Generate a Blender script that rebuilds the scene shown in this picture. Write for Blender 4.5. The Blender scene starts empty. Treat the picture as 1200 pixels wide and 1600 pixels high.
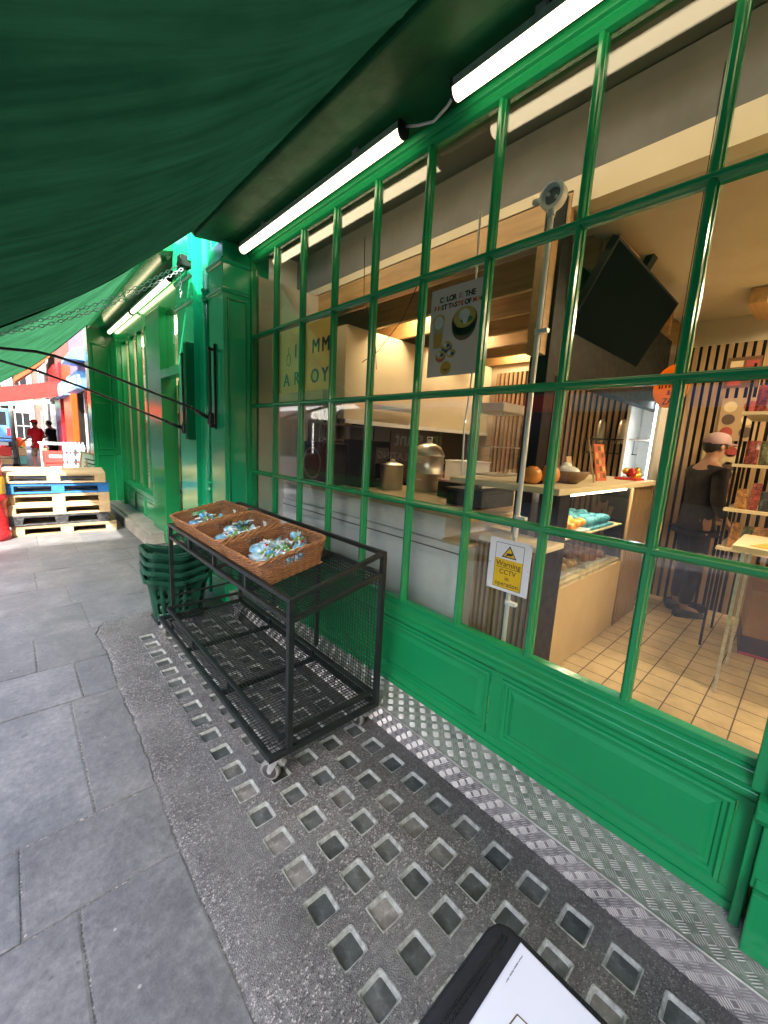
import bpy, bmesh, math, random
from mathutils import Vector, Matrix, noise

# ------------------------------------------------------------------ camera, sky, sun, exposure
S = bpy.context.scene
cam_d = bpy.data.cameras.new('camera'); cam = bpy.data.objects.new('camera', cam_d)
S.collection.objects.link(cam); S.camera = cam
cam_d.sensor_fit = 'HORIZONTAL'; cam_d.sensor_width = 36; cam_d.lens = 18.798
cam_d.clip_start = 0.02; cam_d.clip_end = 600
cam.matrix_world = Matrix(((0.735405, 0.075627, -0.673394, 0), (-0.675477, 0.160933, -0.719605, 0),
                           (0.053950, 0.984064, 0.169435, 1.5), (0, 0, 0, 1)))
SUN = Vector((-0.42, -0.62, 0.66)).normalized()
W = bpy.data.worlds.new('World'); S.world = W; W.use_nodes = True
nt = W.node_tree; sky = nt.nodes.new('ShaderNodeTexSky'); sky.sky_type = 'NISHITA'; sky.sun_disc = False
sky.dust_density = 3.5; sky.sun_elevation = math.asin(SUN.z); sky.sun_rotation = math.atan2(SUN.x, SUN.y)
nt.links.new(sky.outputs[0], nt.nodes['Background'].inputs[0]); nt.nodes['Background'].inputs[1].default_value = 0.15
sl = bpy.data.lights.new('sun', 'SUN'); sl.energy = 2.0; sl.angle = math.radians(0.5); sl.color = (1, 0.94, 0.85)
so = bpy.data.objects.new('sun', sl); S.collection.objects.link(so)
so.rotation_euler = SUN.to_track_quat('Z', 'Y').to_euler(); so.location = (-20, -30, 30)
S.view_settings.view_transform = 'Standard'; S.view_settings.look = 'None'
S.view_settings.exposure = 3.3; S.view_settings.gamma = 1
S.cycles.max_bounces = 10; S.cycles.transparent_max_bounces = 16; S.cycles.use_denoising = True
S.cycles.sample_clamp_indirect = 6
S.cycles.caustics_reflective = False; S.cycles.caustics_refractive = False
PI = math.pi; C = S.collection
rnd = random.Random(7)

# ------------------------------------------------------------------ helpers
class MB:
    """collects shapes and links them as ONE mesh object"""
    def __init__(s): s.V = []; s.F = []; s.M = []; s.S = []
    def add(s, vs, fs, m=0, smooth=False):
        o = len(s.V); s.V += [tuple(v) for v in vs]
        for f in fs: s.F.append([i + o for i in f]); s.M.append(m); s.S.append(smooth)
        return s
    def box(s, x0, x1, y0, y1, z0, z1, m=0, R=None, piv=None):
        vs = [Vector((x, y, z)) for z in (z0, z1) for y in (y0, y1) for x in (x0, x1)]
        if R is not None:
            c = Vector(piv) if piv is not None else Vector(((x0+x1)/2, (y0+y1)/2, (z0+z1)/2))
            vs = [R @ (v - c) + c for v in vs]
        return s.add(vs, [(0,2,3,1),(4,5,7,6),(0,1,5,4),(2,6,7,3),(0,4,6,2),(1,3,7,5)], m)
    def bar(s, a, b, w, h=None, m=0, up=(0,0,1)):
        a = Vector(a); b = Vector(b); h = h or w; d = (b-a).normalized(); u = Vector(up)
        if abs(d.dot(u)) > .95: u = Vector((1,0,0))
        r = d.cross(u).normalized(); u = r.cross(d)
        vs = [p + r*sx*w/2 + u*sz*h/2 for p in (a, b) for sx, sz in ((-1,-1),(1,-1),(1,1),(-1,1))]
        return s.add(vs, [(0,1,2,3),(7,6,5,4),(0,4,5,1),(1,5,6,2),(2,6,7,3),(3,7,4,0)], m)
    def tube(s, path, r, n=8, m=0, caps=True, closed=False):
        P = [Vector(p) for p in path]; k = len(P); vs = []; fs = []
        rr = r if isinstance(r, (list, tuple)) else [r]*k
        prev = None
        for i, p in enumerate(P):
            if closed: d = P[(i+1) % k] - P[i-1]
            else: d = P[min(i+1, k-1)] - P[max(i-1, 0)]
            d.normalize()
            if prev is None:
                u = Vector((0,0,1)) if abs(d.z) < .9 else Vector((1,0,0))
            else: u = prev
            u = (u - d*u.dot(d)).normalized(); prev = u; v = d.cross(u)
            for j in range(n):
                a = 2*PI*j/n; vs.append(p + (u*math.cos(a) + v*math.sin(a))*rr[i])
        for i in range(k if closed else k-1):
            for j in range(n):
                a = i*n+j; b = i*n+(j+1) % n; c = ((i+1) % k)*n+(j+1) % n; d = ((i+1) % k)*n+j
                fs.append((a, b, c, d))
        s.add(vs, fs, m, True)
        if caps and not closed:
            s.add(vs[:n], [tuple(reversed(range(n)))], m); s.add(vs[-n:], [tuple(range(n))], m)
        return s
    def cyl(s, a, b, r, n=16, m=0): return s.tube([a, b], r, n, m)
    def lathe(s, prof, c=(0,0,0), n=24, m=0, axis='z', smooth=True):
        vs = []; fs = []; c = Vector(c)
        for r, z in prof:
            for j in range(n):
                a = 2*PI*j/n; p = (r*math.cos(a), r*math.sin(a), z)
                if axis == 'x': p = (p[2], p[0], p[1])
                elif axis == 'y': p = (p[1], p[2], p[0])
                vs.append(c + Vector(p))
        for i in range(len(prof)-1):
            for j in range(n): fs.append((i*n+j, i*n+(j+1) % n, (i+1)*n+(j+1) % n, (i+1)*n+j))
        return s.add(vs, fs, m, smooth)
    def prism(s, poly, axis, a0, a1, m=0, smooth=False):
        """poly of 2D points extruded along axis; 'x': (y,z), 'y': (x,z), 'z': (x,y)"""
        def P(p, a): return {'x': (a, p[0], p[1]), 'y': (p[0], a, p[1]), 'z': (p[0], p[1], a)}[axis]
        n = len(poly); vs = [P(p, a0) for p in poly] + [P(p, a1) for p in poly]
        s.add(vs, [(i, (i+1) % n, n+(i+1) % n, n+i) for i in range(n)], m, smooth)
        return s.add(vs, [tuple(reversed(range(n))), tuple(range(n, 2*n))], m)
    def ball(s, c, r, n=12, m=0, sc=(1,1,1)):
        c = Vector(c); vs = []; fs = []; k = n//2
        for i in range(k+1):
            t = PI*i/k
            for j in range(n):
                a = 2*PI*j/n; vs.append(c + Vector((r*sc[0]*math.sin(t)*math.cos(a), r*sc[1]*math.sin(t)*math.sin(a), r*sc[2]*math.cos(t))))
        for i in range(k):
            for j in range(n): fs.append((i*n+j, (i+1)*n+j, (i+1)*n+(j+1) % n, i*n+(j+1) % n))
        return s.add(vs, fs, m, True)
    def build(s, name, mats, parent=None, bevel=0, fix=True, seg=2):
        me = bpy.data.meshes.new(name); me.from_pydata(s.V, [], s.F)
        if not isinstance(mats, (list, tuple)): mats = [mats]
        for q in mats: me.materials.append(q)
        me.polygons.foreach_set('material_index', s.M); me.polygons.foreach_set('use_smooth', s.S)
        if fix:
            b = bmesh.new(); b.from_mesh(me); bmesh.ops.remove_doubles(b, verts=b.verts, dist=1e-6)
            bmesh.ops.recalc_face_normals(b, faces=b.faces); b.to_mesh(me); b.free()
        me.update()
        o = bpy.data.objects.new(name, me); C.objects.link(o)
        if parent is not None: o.parent = parent
        if bevel:
            md = o.modifiers.new('bevel', 'BEVEL'); md.width = bevel; md.segments = seg; md.limit_method = 'ANGLE'
            md.angle_limit = math.radians(40); md.harden_normals = False
        return o

def tag(o, label=None, cat=None, group=None, kind=None):
    if label: o['label'] = label
    if cat: o['category'] = cat
    if group: o['group'] = group
    if kind: o['kind'] = kind
    return o
def thing(name, label, cat, loc=(0,0,0), rz=0, group=None):
    o = bpy.data.objects.new(name, None); o.empty_display_size = .1; C.objects.link(o)
    o.location = loc; o.rotation_euler = (0,0,rz)
    return tag(o, label, cat, group)
def kids(o): return [c for c in bpy.data.objects if c.parent == o]
def copy_tree(o, parent=None):
    c = o.copy(); C.objects.link(c)
    if parent is not None: c.parent = parent
    for ch in kids(o): copy_tree(ch, c)
    return c
def text_mb(txt, size, depth=.001, align='CENTER', sx=1.0, bold=0):
    """letters as a mesh lying in local XY; returns (verts, faces)"""
    cu = bpy.data.curves.new('lettering', 'FONT'); cu.body = txt; cu.size = size; cu.extrude = depth; cu.offset = bold
    cu.align_x = align; cu.align_y = 'CENTER'; cu.resolution_u = 3
    o = bpy.data.objects.new('lettering', cu); C.objects.link(o)
    dg = bpy.context.evaluated_depsgraph_get(); me = bpy.data.meshes.new_from_object(o.evaluated_get(dg))
    vs = [Vector((v.co.x*sx, v.co.y, v.co.z)) for v in me.vertices]; fs = [tuple(p.vertices) for p in me.polygons]
    bpy.data.objects.remove(o); bpy.data.curves.remove(cu); bpy.data.meshes.remove(me)
    return vs, fs
def put_text(mb, txt, size, org, ux, uy, m=0, depth=.0006, align='CENTER', sx=1.0, bold=0):
    vs, fs = text_mb(txt, size, depth, align, sx, bold); ux = Vector(ux).normalized(); uy = Vector(uy).normalized(); uz = ux.cross(uy); o = Vector(org)
    mb.add([o + ux*v.x + uy*v.y + uz*v.z for v in vs], fs, m)

# ------------------------------------------------------------------ materials
def newmat(name):
    m = bpy.data.materials.new(name); m.use_nodes = True
    t = m.node_tree; b = t.nodes['Principled BSDF']; return m, t, b
def N(t, typ, **kw):
    n = t.nodes.new(typ)
    for k, v in kw.items():
        if isinstance(k, str) and k.startswith('i'):
            key = k[1:]; key = int(key) if key.isdigit() else key.replace('_', ' ')
            n.inputs[key].default_value = v
        else: setattr(n, k, v)
    return n
def ramp(t, fac, stops):
    r = t.nodes.new('ShaderNodeValToRGB'); e = r.color_ramp.elements
    while len(e) < len(stops): e.new(.5)
    for el, (p, c) in zip(e, stops): el.position = p; el.color = (*c, 1) if len(c) == 3 else c
    t.links.new(fac, r.inputs[0]); return r.outputs[0]
def noise_tex(t, vec, scale, detail=4, rough=.6, dist=0):
    n = N(t, 'ShaderNodeTexNoise', iScale=scale, iDetail=detail, iRoughness=rough, iDistortion=dist)
    t.links.new(vec, n.inputs['Vector']); return n
def coord(t, stretch=(1,1,1)):
    c = t.nodes.new('ShaderNodeTexCoord'); mp = N(t, 'ShaderNodeMapping'); mp.inputs['Scale'].default_value = stretch
    t.links.new(c.outputs['Object'], mp.inputs[0]); return mp.outputs[0]
def bump(t, b, h, strength=.3, dist=.01):
    n = N(t, 'ShaderNodeBump', iStrength=strength, iDistance=dist); t.links.new(h, n.inputs['Height']); t.links.new(n.outputs[0], b.inputs['Normal']); return n
def mul(c, k): return tuple(min(1, x*k) for x in c)
def pbr(name, col, rough=.5, metal=0, var=.15, vs=6, bs=0, bstr=.2, coat=0, stretch=(1,1,1), rv=.1, dirt=None, spec=.5):
    m, t, b = newmat(name); v = coord(t, stretch)
    n = noise_tex(t, v, vs)
    c = ramp(t, n.outputs[0], [(.3, mul(col, 1-var)), (.7, mul(col, 1+var))])
    if dirt:
        n3 = noise_tex(t, v, vs*2.7, 8, .7)
        f = ramp(t, n3.outputs[0], [(.52, (0,0,0)), (.72, (1,1,1))])
        mx = N(t, 'ShaderNodeMixRGB'); t.links.new(f, mx.inputs[0]); t.links.new(c, mx.inputs[1]); mx.inputs[2].default_value = (*dirt, 1); c = mx.outputs[0]
    t.links.new(c, b.inputs['Base Color'])
    b.inputs['Metallic'].default_value = metal; b.inputs['Specular IOR Level'].default_value = spec
    n2 = noise_tex(t, v, vs*3, 5)
    r = N(t, 'ShaderNodeMapRange'); t.links.new(n2.outputs[0], r.inputs[0]); r.inputs[1].default_value = .3; r.inputs[2].default_value = .7
    r.inputs[3].default_value = max(.02, rough-rv); r.inputs[4].default_value = min(1, rough+rv); t.links.new(r.outputs[0], b.inputs['Roughness'])
    if coat: b.inputs['Coat Weight'].default_value = coat; b.inputs['Coat Roughness'].default_value = .08
    if bs: nb = noise_tex(t, v, bs, 6, .65); bump(t, b, nb.outputs[0], bstr, .01)
    return m
def emit(name, col, st):
    m, t, b = newmat(name); b.inputs['Base Color'].default_value = (*col, 1); b.inputs['Emission Color'].default_value = (*col, 1); b.inputs['Emission Strength'].default_value = st
    return m
def wood(name, col, scale=6, axis=0, rough=.55, contrast=.3):
    """streaky grain along one axis"""
    st = [9, 9, 9]; st[axis] = .8
    m, t, b = newmat(name); v = coord(t, st); n = noise_tex(t, v, scale*.5, 8, .65, .6)
    c = ramp(t, n.outputs[0], [(.28, mul(col, 1-contrast)), (.5, col), (.75, mul(col, 1+contrast))])
    kv = coord(t); k = noise_tex(t, kv, 2.2, 2); f = ramp(t, k.outputs[0], [(.35, (.82,.8,.78)), (.65, (1,1,1))])
    mx = N(t, 'ShaderNodeMixRGB', blend_type='MULTIPLY', i0=1.0); t.links.new(c, mx.inputs[1]); t.links.new(f, mx.inputs[2])
    t.links.new(mx.outputs[0], b.inputs['Base Color']); b.inputs['Roughness'].default_value = rough
    bump(t, b, n.outputs[0], .25, .004); return m

GREEN = (0.009, 0.262, 0.086)
def paint(name, col, bs=20, bstr=.12):
    m, t, b = newmat(name); v = coord(t); n = noise_tex(t, v, 3, 5)
    c = ramp(t, n.outputs[0], [(.3, mul(col, .93)), (.7, mul(col, 1.06))])
    nd = noise_tex(t, v, 38, 8, .7); f = ramp(t, nd.outputs[0], [(.66, (0,0,0)), (.8, (.12,.12,.12))])
    mx = N(t, 'ShaderNodeMixRGB'); t.links.new(f, mx.inputs[0]); t.links.new(c, mx.inputs[1]); mx.inputs[2].default_value = (col[0]*2+.01, col[1]*.55, col[2]*.6, 1)
    t.links.new(mx.outputs[0], b.inputs['Base Color']); b.inputs['Roughness'].default_value = .24
    v2 = coord(t, (1, .25, .25)); nb = noise_tex(t, v2, bs, 2, .5)
    lo = noise_tex(t, v, 9, 3, .5); ad = N(t, 'ShaderNodeMath', operation='MULTIPLY_ADD'); t.links.new(lo.outputs[0], ad.inputs[0]); ad.inputs[1].default_value = .5; t.links.new(nb.outputs[0], ad.inputs[2]); bump(t, b, ad.outputs[0], bstr*.2, .004)
    ch = noise_tex(t, coord(t, (1,1.3,1)), 55, 3, .5); cf = ramp(t, ch.outputs[0], [(.80, (0,0,0)), (.81, (1,1,1))])
    mc = N(t, 'ShaderNodeMixRGB'); t.links.new(cf, mc.inputs[0]); t.links.new(mx.outputs[0], mc.inputs[1]); mc.inputs[2].default_value = (col[0]*.6+.02, col[1]*.35, col[2]*.4, 1); t.links.new(mc.outputs[0], b.inputs['Base Color'])
    rg = ramp(t, nd.outputs[0], [(.35, (.15,)*3), (.7, (.21,)*3)]); t.links.new(rg, b.inputs['Roughness'])
    b.inputs['Specular IOR Level'].default_value = .6
    return m
def sheet(name, col, thru=.5):
    m = bpy.data.materials.new(name); m.use_nodes = True; t = m.node_tree; t.nodes.clear(); out = t.nodes.new('ShaderNodeOutputMaterial')
    d = t.nodes.new('ShaderNodeBsdfDiffuse'); tr = t.nodes.new('ShaderNodeBsdfTranslucent'); d.inputs[0].default_value = (*col,1); tr.inputs[0].default_value = (*col,1)
    n = noise_tex(t, coord(t), 4, 4); c = ramp(t, n.outputs[0], [(.3, mul(col,.94)), (.7, mul(col,1.04))]); t.links.new(c, d.inputs[0]); t.links.new(c, tr.inputs[0])
    ms = N(t, 'ShaderNodeMixShader', i0=thru); t.links.new(d.outputs[0], ms.inputs[1]); t.links.new(tr.outputs[0], ms.inputs[2]); t.links.new(ms.outputs[0], out.inputs[0]); return m
M = {}
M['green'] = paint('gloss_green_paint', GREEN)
M['green_rough_skylit'] = paint('lumpy_skylit_green', (0.010, 0.40, 0.175), 14, .16)  # lumpy coat; base colour lifted to stand in for bright sky light
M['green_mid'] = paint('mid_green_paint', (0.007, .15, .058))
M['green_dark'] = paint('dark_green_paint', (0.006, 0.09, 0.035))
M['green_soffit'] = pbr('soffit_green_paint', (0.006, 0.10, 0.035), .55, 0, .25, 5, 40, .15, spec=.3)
M['black_metal'] = pbr('black_powder_coat', (0.012, 0.016, 0.016), .38, 0, .3, 20, 160, .08)
M['black'] = pbr('matt_black', (0.012, 0.012, 0.013), .55, 0, .3)
M['white'] = pbr('white_gloss', (0.72, 0.72, 0.70), .35, 0, .06)
M['white_matt'] = pbr('white_matt', (0.70, 0.69, 0.66), .7, 0, .08)
M['steel'] = pbr('brushed_steel', (0.55, 0.52, 0.46), .36, 1, .1, 10, 0, 0, 0, (1,1,12))
M['zinc'] = pbr('zinc_steel', (0.6, 0.61, 0.62), .38, .7, .2, 30)
M['rubber'] = pbr('grey_rubber', (0.06, 0.06, 0.06), .6)
M['tread'] = pbr('grey_tyre', (0.22, 0.22, 0.21), .55)
# ------------------------------------------------------------------ ground
def slate_mat():
    m, t, b = newmat('paving_stone'); v = coord(t)
    at = N(t, 'ShaderNodeVertexColor'); at.layer_name = 'tint'
    n = noise_tex(t, v, 3.2, 8, .68, .4); c = ramp(t, n.outputs[0], [(.25, (.084,.089,.097)), (.5, (.135,.139,.148)), (.75, (.205,.207,.21))])
    n2 = noise_tex(t, v, 34, 6, .75); c2 = ramp(t, n2.outputs[0], [(.3, (.6,.6,.61)), (.55, (1.03,1.03,1.03)), (.78, (1.55,1.52,1.46))])
    mx = N(t, 'ShaderNodeMixRGB', blend_type='MULTIPLY', i0=1.0); t.links.new(c, mx.inputs[1]); t.links.new(c2, mx.inputs[2])
    mx2 = N(t, 'ShaderNodeMixRGB', blend_type='MULTIPLY', i0=1.0); t.links.new(mx.outputs[0], mx2.inputs[1]); t.links.new(at.outputs[0], mx2.inputs[2])
    vo = N(t, 'ShaderNodeTexVoronoi', iScale=9.0); t.links.new(v, vo.inputs['Vector'])
    sp = ramp(t, vo.outputs['Distance'], [(.03, (1,1,1)), (.055, (0,0,0))])
    mx3 = N(t, 'ShaderNodeMixRGB'); t.links.new(sp, mx3.inputs[0]); t.links.new(mx2.outputs[0], mx3.inputs[1]); mx3.inputs[2].default_value = (.3,.3,.29,1)
    gs = noise_tex(t, v, 13, 3, .5); gf = ramp(t, gs.outputs[0], [(.69, (0,0,0)), (.73, (.55,.55,.55))])
    mx4 = N(t, 'ShaderNodeMixRGB'); t.links.new(gf, mx4.inputs[0]); t.links.new(mx3.outputs[0], mx4.inputs[1]); mx4.inputs[2].default_value = (.045,.045,.05,1)
    t.links.new(mx4.outputs[0], b.inputs['Base Color'])
    rg = ramp(t, n2.outputs[0], [(.3, (.45,)*3), (.7, (.75,)*3)]); t.links.new(rg, b.inputs['Roughness'])
    ad = N(t, 'ShaderNodeMath', operation='ADD'); t.links.new(n.outputs[0], ad.inputs[0]); t.links.new(n2.outputs[0], ad.inputs[1]); bump(t, b, ad.outputs[0], .35, .012)
    return m
def concrete_mat(name, base, agg=70, light=(.42,.42,.4)):
    m, t, b = newmat(name); v = coord(t)
    n = noise_tex(t, v, 4, 6, .65); c = ramp(t, n.outputs[0], [(.3, mul(base, .65)), (.7, mul(base, 1.2))])
    vo = N(t, 'ShaderNodeTexVoronoi', iScale=agg, iRandomness=1.0); t.links.new(v, vo.inputs['Vector'])
    cc = N(t, 'ShaderNodeSeparateColor'); t.links.new(vo.outputs['Color'], cc.inputs[0])
    f = ramp(t, cc.outputs[0], [(.1, (.45,.45,.45)), (.5, (.95,.95,.95)), (.86, (1.1,1.1,1.1)), (.95, (2.6,2.5,2.4))])
    mx = N(t, 'ShaderNodeMixRGB', blend_type='MULTIPLY', i0=1.0); t.links.new(c, mx.inputs[1]); t.links.new(f, mx.inputs[2])
    # worn smooth cement where aggregate is hidden
    w = noise_tex(t, v, 2.6, 4, .6); wf = ramp(t, w.outputs[0], [(.45, (0,0,0)), (.62, (.8,.8,.8))])
    mx2 = N(t, 'ShaderNodeMixRGB'); t.links.new(wf, mx2.inputs[0]); t.links.new(mx.outputs[0], mx2.inputs[1]); t.links.new(c, mx2.inputs[2])
    n5 = noise_tex(t, v, 45, 6, .8); f5 = ramp(t, n5.outputs[0], [(.3, (.6,.6,.6)), (.7, (1.3,1.3,1.3))])
    mx5 = N(t, 'ShaderNodeMixRGB', blend_type='MULTIPLY', i0=1.0); t.links.new(mx2.outputs[0], mx5.inputs[1]); t.links.new(f5, mx5.inputs[2])
    t.links.new(mx5.outputs[0], b.inputs['Base Color']); b.inputs['Roughness'].default_value = .7
    ad = N(t, 'ShaderNodeMath', operation='ADD'); t.links.new(vo.outputs['Distance'], ad.inputs[0]); t.links.new(n5.outputs[0], ad.inputs[1]); bump(t, b, ad.outputs[0], .45, .008)
    return m
M['slate'] = slate_mat()
M['mortar'] = concrete_mat('joint_mortar', (.17,.168,.16), 160)
M['apron'] = concrete_mat('aggregate_concrete', (.145,.146,.147), 210)
M['apron_smooth'] = concrete_mat('worn_concrete', (.110,.110,.109), 240)
M['asphalt'] = concrete_mat('asphalt', (.11,.11,.11), 60)

mb = MB(); mb.add([(-300,-300,-.06),(300,-300,-.06),(300,300,-.06),(-300,300,-.06)], [(0,1,2,3)])
tag(mb.build('ground', M['asphalt'], fix=False), kind='structure')
mb = MB(); mb.box(-9, .50, -12, 3.63, -.055, -.0045); mb.box(-9, 1.56, 3.63, 45, -.055, -.0045); mb.box(.50, 1.56, -12, 3.63, -.055, -.03); tag(mb.build('pavement_bed', M['mortar']), kind='structure')

def kerb_x(y):   # edge between flagstones and the concrete apron
    pts = [(-3,.40),(.5,.372),(.77,.362),(1.35,.350),(1.75,.362),(2.18,.376),(2.6,.366),(3.0,.388),(3.25,.378),(3.42,.37),(3.52,.395),(3.62,.46),(3.63,.47)]
    if y <= pts[0][0]: return pts[0][1]
    for (a, x0), (b, x1) in zip(pts, pts[1:]):
        if a <= y <= b:
            w = .0035*math.sin(y*31)+.0025*math.sin(y*67+1)
            return x0+(x1-x0)*(y-a)/(b-a)+(w if y > 1.6 else w*.3)
    return 1.34
def slabs():
    me_v = []; me_f = []; tints = []
    rows = [-11]; y = -11
    r = random.Random(3)
    known = [-1.2,-.62,.12,.72,1.36,1.72,2.60,3.05,3.55,4.12,4.68,5.30,5.85,6.45,7.1,7.8,8.5]
    rows = [-11+i*.7 for i in range(14)] + known
    y = 8.5
    while y < 44: y += r.uniform(.6,.95); rows.append(y)
    cuts = {1.36: None}
    spec = {(.72): [-.5,.05], (1.36): [-.085,.9], (1.72): [-.62,.14], (2.60): [-.3,.20], (3.05): [-.55,.02], (.12): [-.4,.2]}
    for y0, y1 in zip(rows, rows[1:]):
        far = y0 >= 3.5
        xe = 1.34
        xs = [-9.0]
        if y0 in spec:
            x = -9
            while x < spec[y0][0]-.9: x += r.uniform(.5,.8); xs.append(x)
            xs += spec[y0]
        else:
            x = -9
            while x < xe-.55: x += r.uniform(.45,.85); xs.append(x)
        xs = [x for x in xs if x < xe-.1] + [xe]
        for x0, x1 in zip(xs, xs[1:]):
            g = .0032; a0, a1, b0, b1 = x0+g, x1-g, y0+g, y1-g
            ny = 2 if (x1 < .2 or y0 > 4.2 or y1 < -1) else max(2, int((b1-b0)/.03))
            if not far and x0 > .44: continue
            L = []; Rr = []
            jw = r.uniform(0, 6)
            for i in range(ny+1):
                yy = b0+(b1-b0)*i/ny
                xr = a1
                if yy < 3.62: xr = min(a1, kerb_x(yy)-.008)
                elif yy < 3.64 : xr = min(a1, .46)
                L.append((a0+.0015*math.sin(i+jw), yy)); Rr.append((xr, yy))
            if Rr[0][0]-L[0][0] < .02 and Rr[-1][0]-L[-1][0] < .02: continue
            poly = L + Rr[::-1]
            z = r.uniform(-.002,.002); n = len(poly)
            cx = sum(p[0] for p in poly)/n; cy = sum(p[1] for p in poly)/n
            o = len(me_v); k = .008
            def inset(p):
                dx, dy = cx-p[0], cy-p[1]; l = math.hypot(dx, dy) or 1
                return (p[0]+dx/l*k, p[1]+dy/l*k)
            me_v += [(p[0], p[1], -.012) for p in poly] + [(p[0], p[1], z-.0015) for p in poly] + [(*inset(p), z) for p in poly]
            for i in range(n):
                j = (i+1) % n; me_f.append((o+i, o+j, o+n+j, o+n+i)); me_f.append((o+n+i, o+n+j, o+2*n+j, o+2*n+i))
            ga = o+2*n
            for i in range(ny): me_f.append((ga+i, ga+2*ny+1-i, ga+2*ny-i, ga+i+1))
            tint = r.uniform(.92, 1.10); tints.append((len(me_v), tint, r.uniform(-.02,.02)))
    me = bpy.data.meshes.new('flagstones'); me.from_pydata(me_v, [], me_f)
    b = bmesh.new(); b.from_mesh(me); bmesh.ops.recalc_face_normals(b, faces=b.faces)
    b.to_mesh(me); b.free()
    ca = me.color_attributes.new('tint', 'FLOAT_COLOR', 'POINT'); i = 0
    for end, tt, h in tints:
        while i < end: ca.data[i].color = (tt-h, tt, tt+h, 1); i += 1
    me.materials.append(M['slate']); o = bpy.data.objects.new('flagstones', me); C.objects.link(o); tag(o, kind='structure')
slabs()

# pavement light: concrete slab with square glass lenses
BX = [.635,.782,.930,1.075,1.226]; BP = .1425; BY0 = .018
def apron():
    root = thing('pavement_light', 'grey aggregate concrete slab set with rows of square glass lenses beside the step', 'pavement light')
    ys = [BY0+BP*i for i in range(23)]
    holes = [(x, y) for x in BX for y in ys if not (x < .9 and y < .35)]
    # grid surface with square holes
    hs = .0455
    xs = sorted(set([x-hs for x in BX]+[x+hs for x in BX]+[.53,1.355])); yl = sorted(set([y-hs for y in ys]+[y+hs for y in ys]+[-1.5,3.62]))
    hset = set((round(x,4), round(y,4)) for x, y in holes)
    mb = MB()
    def z(x, y): return .002+.0015*math.sin(x*9+y*4)
    for y0, y1 in zip(yl, yl[1:]):
        seg = max(1, int((y1-y0)/.03))
        for x0, x1 in zip(xs, xs[1:]):
            c = (round((x0+x1)/2,4), round((y0+y1)/2,4))
            if c in hset: continue
            mb.add([(x0,y0,z(x0,y0)),(x1,y0,z(x1,y0)),(x1,y1,z(x1,y1)),(x0,y1,z(x0,y1))], [(0,1,2,3)], 1 if x0 > 1.0 else 0)
    # ragged strip to the flagstones
    y = -1.5; pr = None; k = 0
    while y < 3.635:
        e = kerb_x(min(y, 3.62)); jag = (rnd.random()-.5)*(.008 if y > 1.7 else .003)
        cur = [(e+jag-.006, y, -.010), (e+.002+jag, y, .0005), (e+.022+jag*.5, y, .0035), (.53 if e < .5 else max(.53, e+.04), y, z(.53,y))]
        if pr: mb.add(pr+cur, [(i, i+1, 5+i, 4+i) for i in range(3)], 0, True)
        pr = cur; y += .02
    mb.add([(.46,3.62,z(.5,3.62)),(1.355,3.62,z(1.3,3.62)),(1.355,3.66,-.01),(.5,3.66,-.01)], [(0,1,2,3)], 0)
    s = mb.build('concrete_slab', [M['apron'], M['apron_smooth']], root, fix=False)
    # one lens: pale cast rim, recessed dark glass
    def lens(var):
        b = MB(); h = .0505
        def ring(r, z, rc, n=4):
            pts = []
            for cx, cy, a0 in ((1,1,0),(-1,1,90),(-1,-1,180),(1,-1,270)):
                for i in range(n+1):
                    a = math.radians(a0+90*i/n); pts.append((cx*(r-rc)+rc*math.cos(a), cy*(r-rc)+rc*math.sin(a), z))
            return pts
        lv = [ring(.0500,-.001,.004), ring(.0490,.0018,.011), ring(.0450,.0016,.011), ring(.0425,-.0035,.010), ring(.0375,-.0105,.008)]
        n = len(lv[0])
        for q, (A, B) in enumerate(zip(lv, lv[1:])):
            b.add(A+B, [(i, (i+1) % n, n+(i+1) % n, n+i) for i in range(n)], 0, False)
        b.add(lv[-1], [tuple(range(n))], 1)
        b.add([(-.052,-.052,-.0145),(.052,-.052,-.0145),(.052,.052,-.0145),(-.052,.052,-.0145)], [(0,1,2,3)], 1)
        return b.build('glass_lens', [M['lens_rim'], M['lens_glass'+str(var)]], root, fix=False)
    protos = [lens(0), lens(1), lens(2), lens(3)]
    for i, (x, y) in enumerate(sorted(holes, key=lambda p: p[1])):
        v = rnd.choice((0,0,0,1,1,1,2,2,3))
        o = protos[v] if protos[v].location.length == 0 else protos[v].copy()
        if o is not protos[v]: C.objects.link(o); o.parent = root
        o.location = (x+rnd.uniform(-.002,.002), y+rnd.uniform(-.002,.002), rnd.uniform(-.0015,.0006)); o.rotation_euler = (0,0,rnd.choice((0,1,2,3))*PI/2+rnd.uniform(-.03,.03)); o.scale = (.93,.93,1)
    return len(holes)
M['lens_rim'] = pbr('cast_glass_rim', (.28,.30,.285), .42, 0, .5, 24, 90, .2, dirt=(.15,.145,.135))
for i, c in enumerate(((.045,.052,.053),(.07,.077,.077),(.10,.10,.095),(.16,.155,.145))):
    M['lens_glass%d' % i] = pbr('dirty_glass%d' % i, c, .42, 0, .45, 14, 40, .15, dirt=mul(c, 2.1), spec=.35)
NL = apron()
if NL > 100:
    pass
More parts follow.
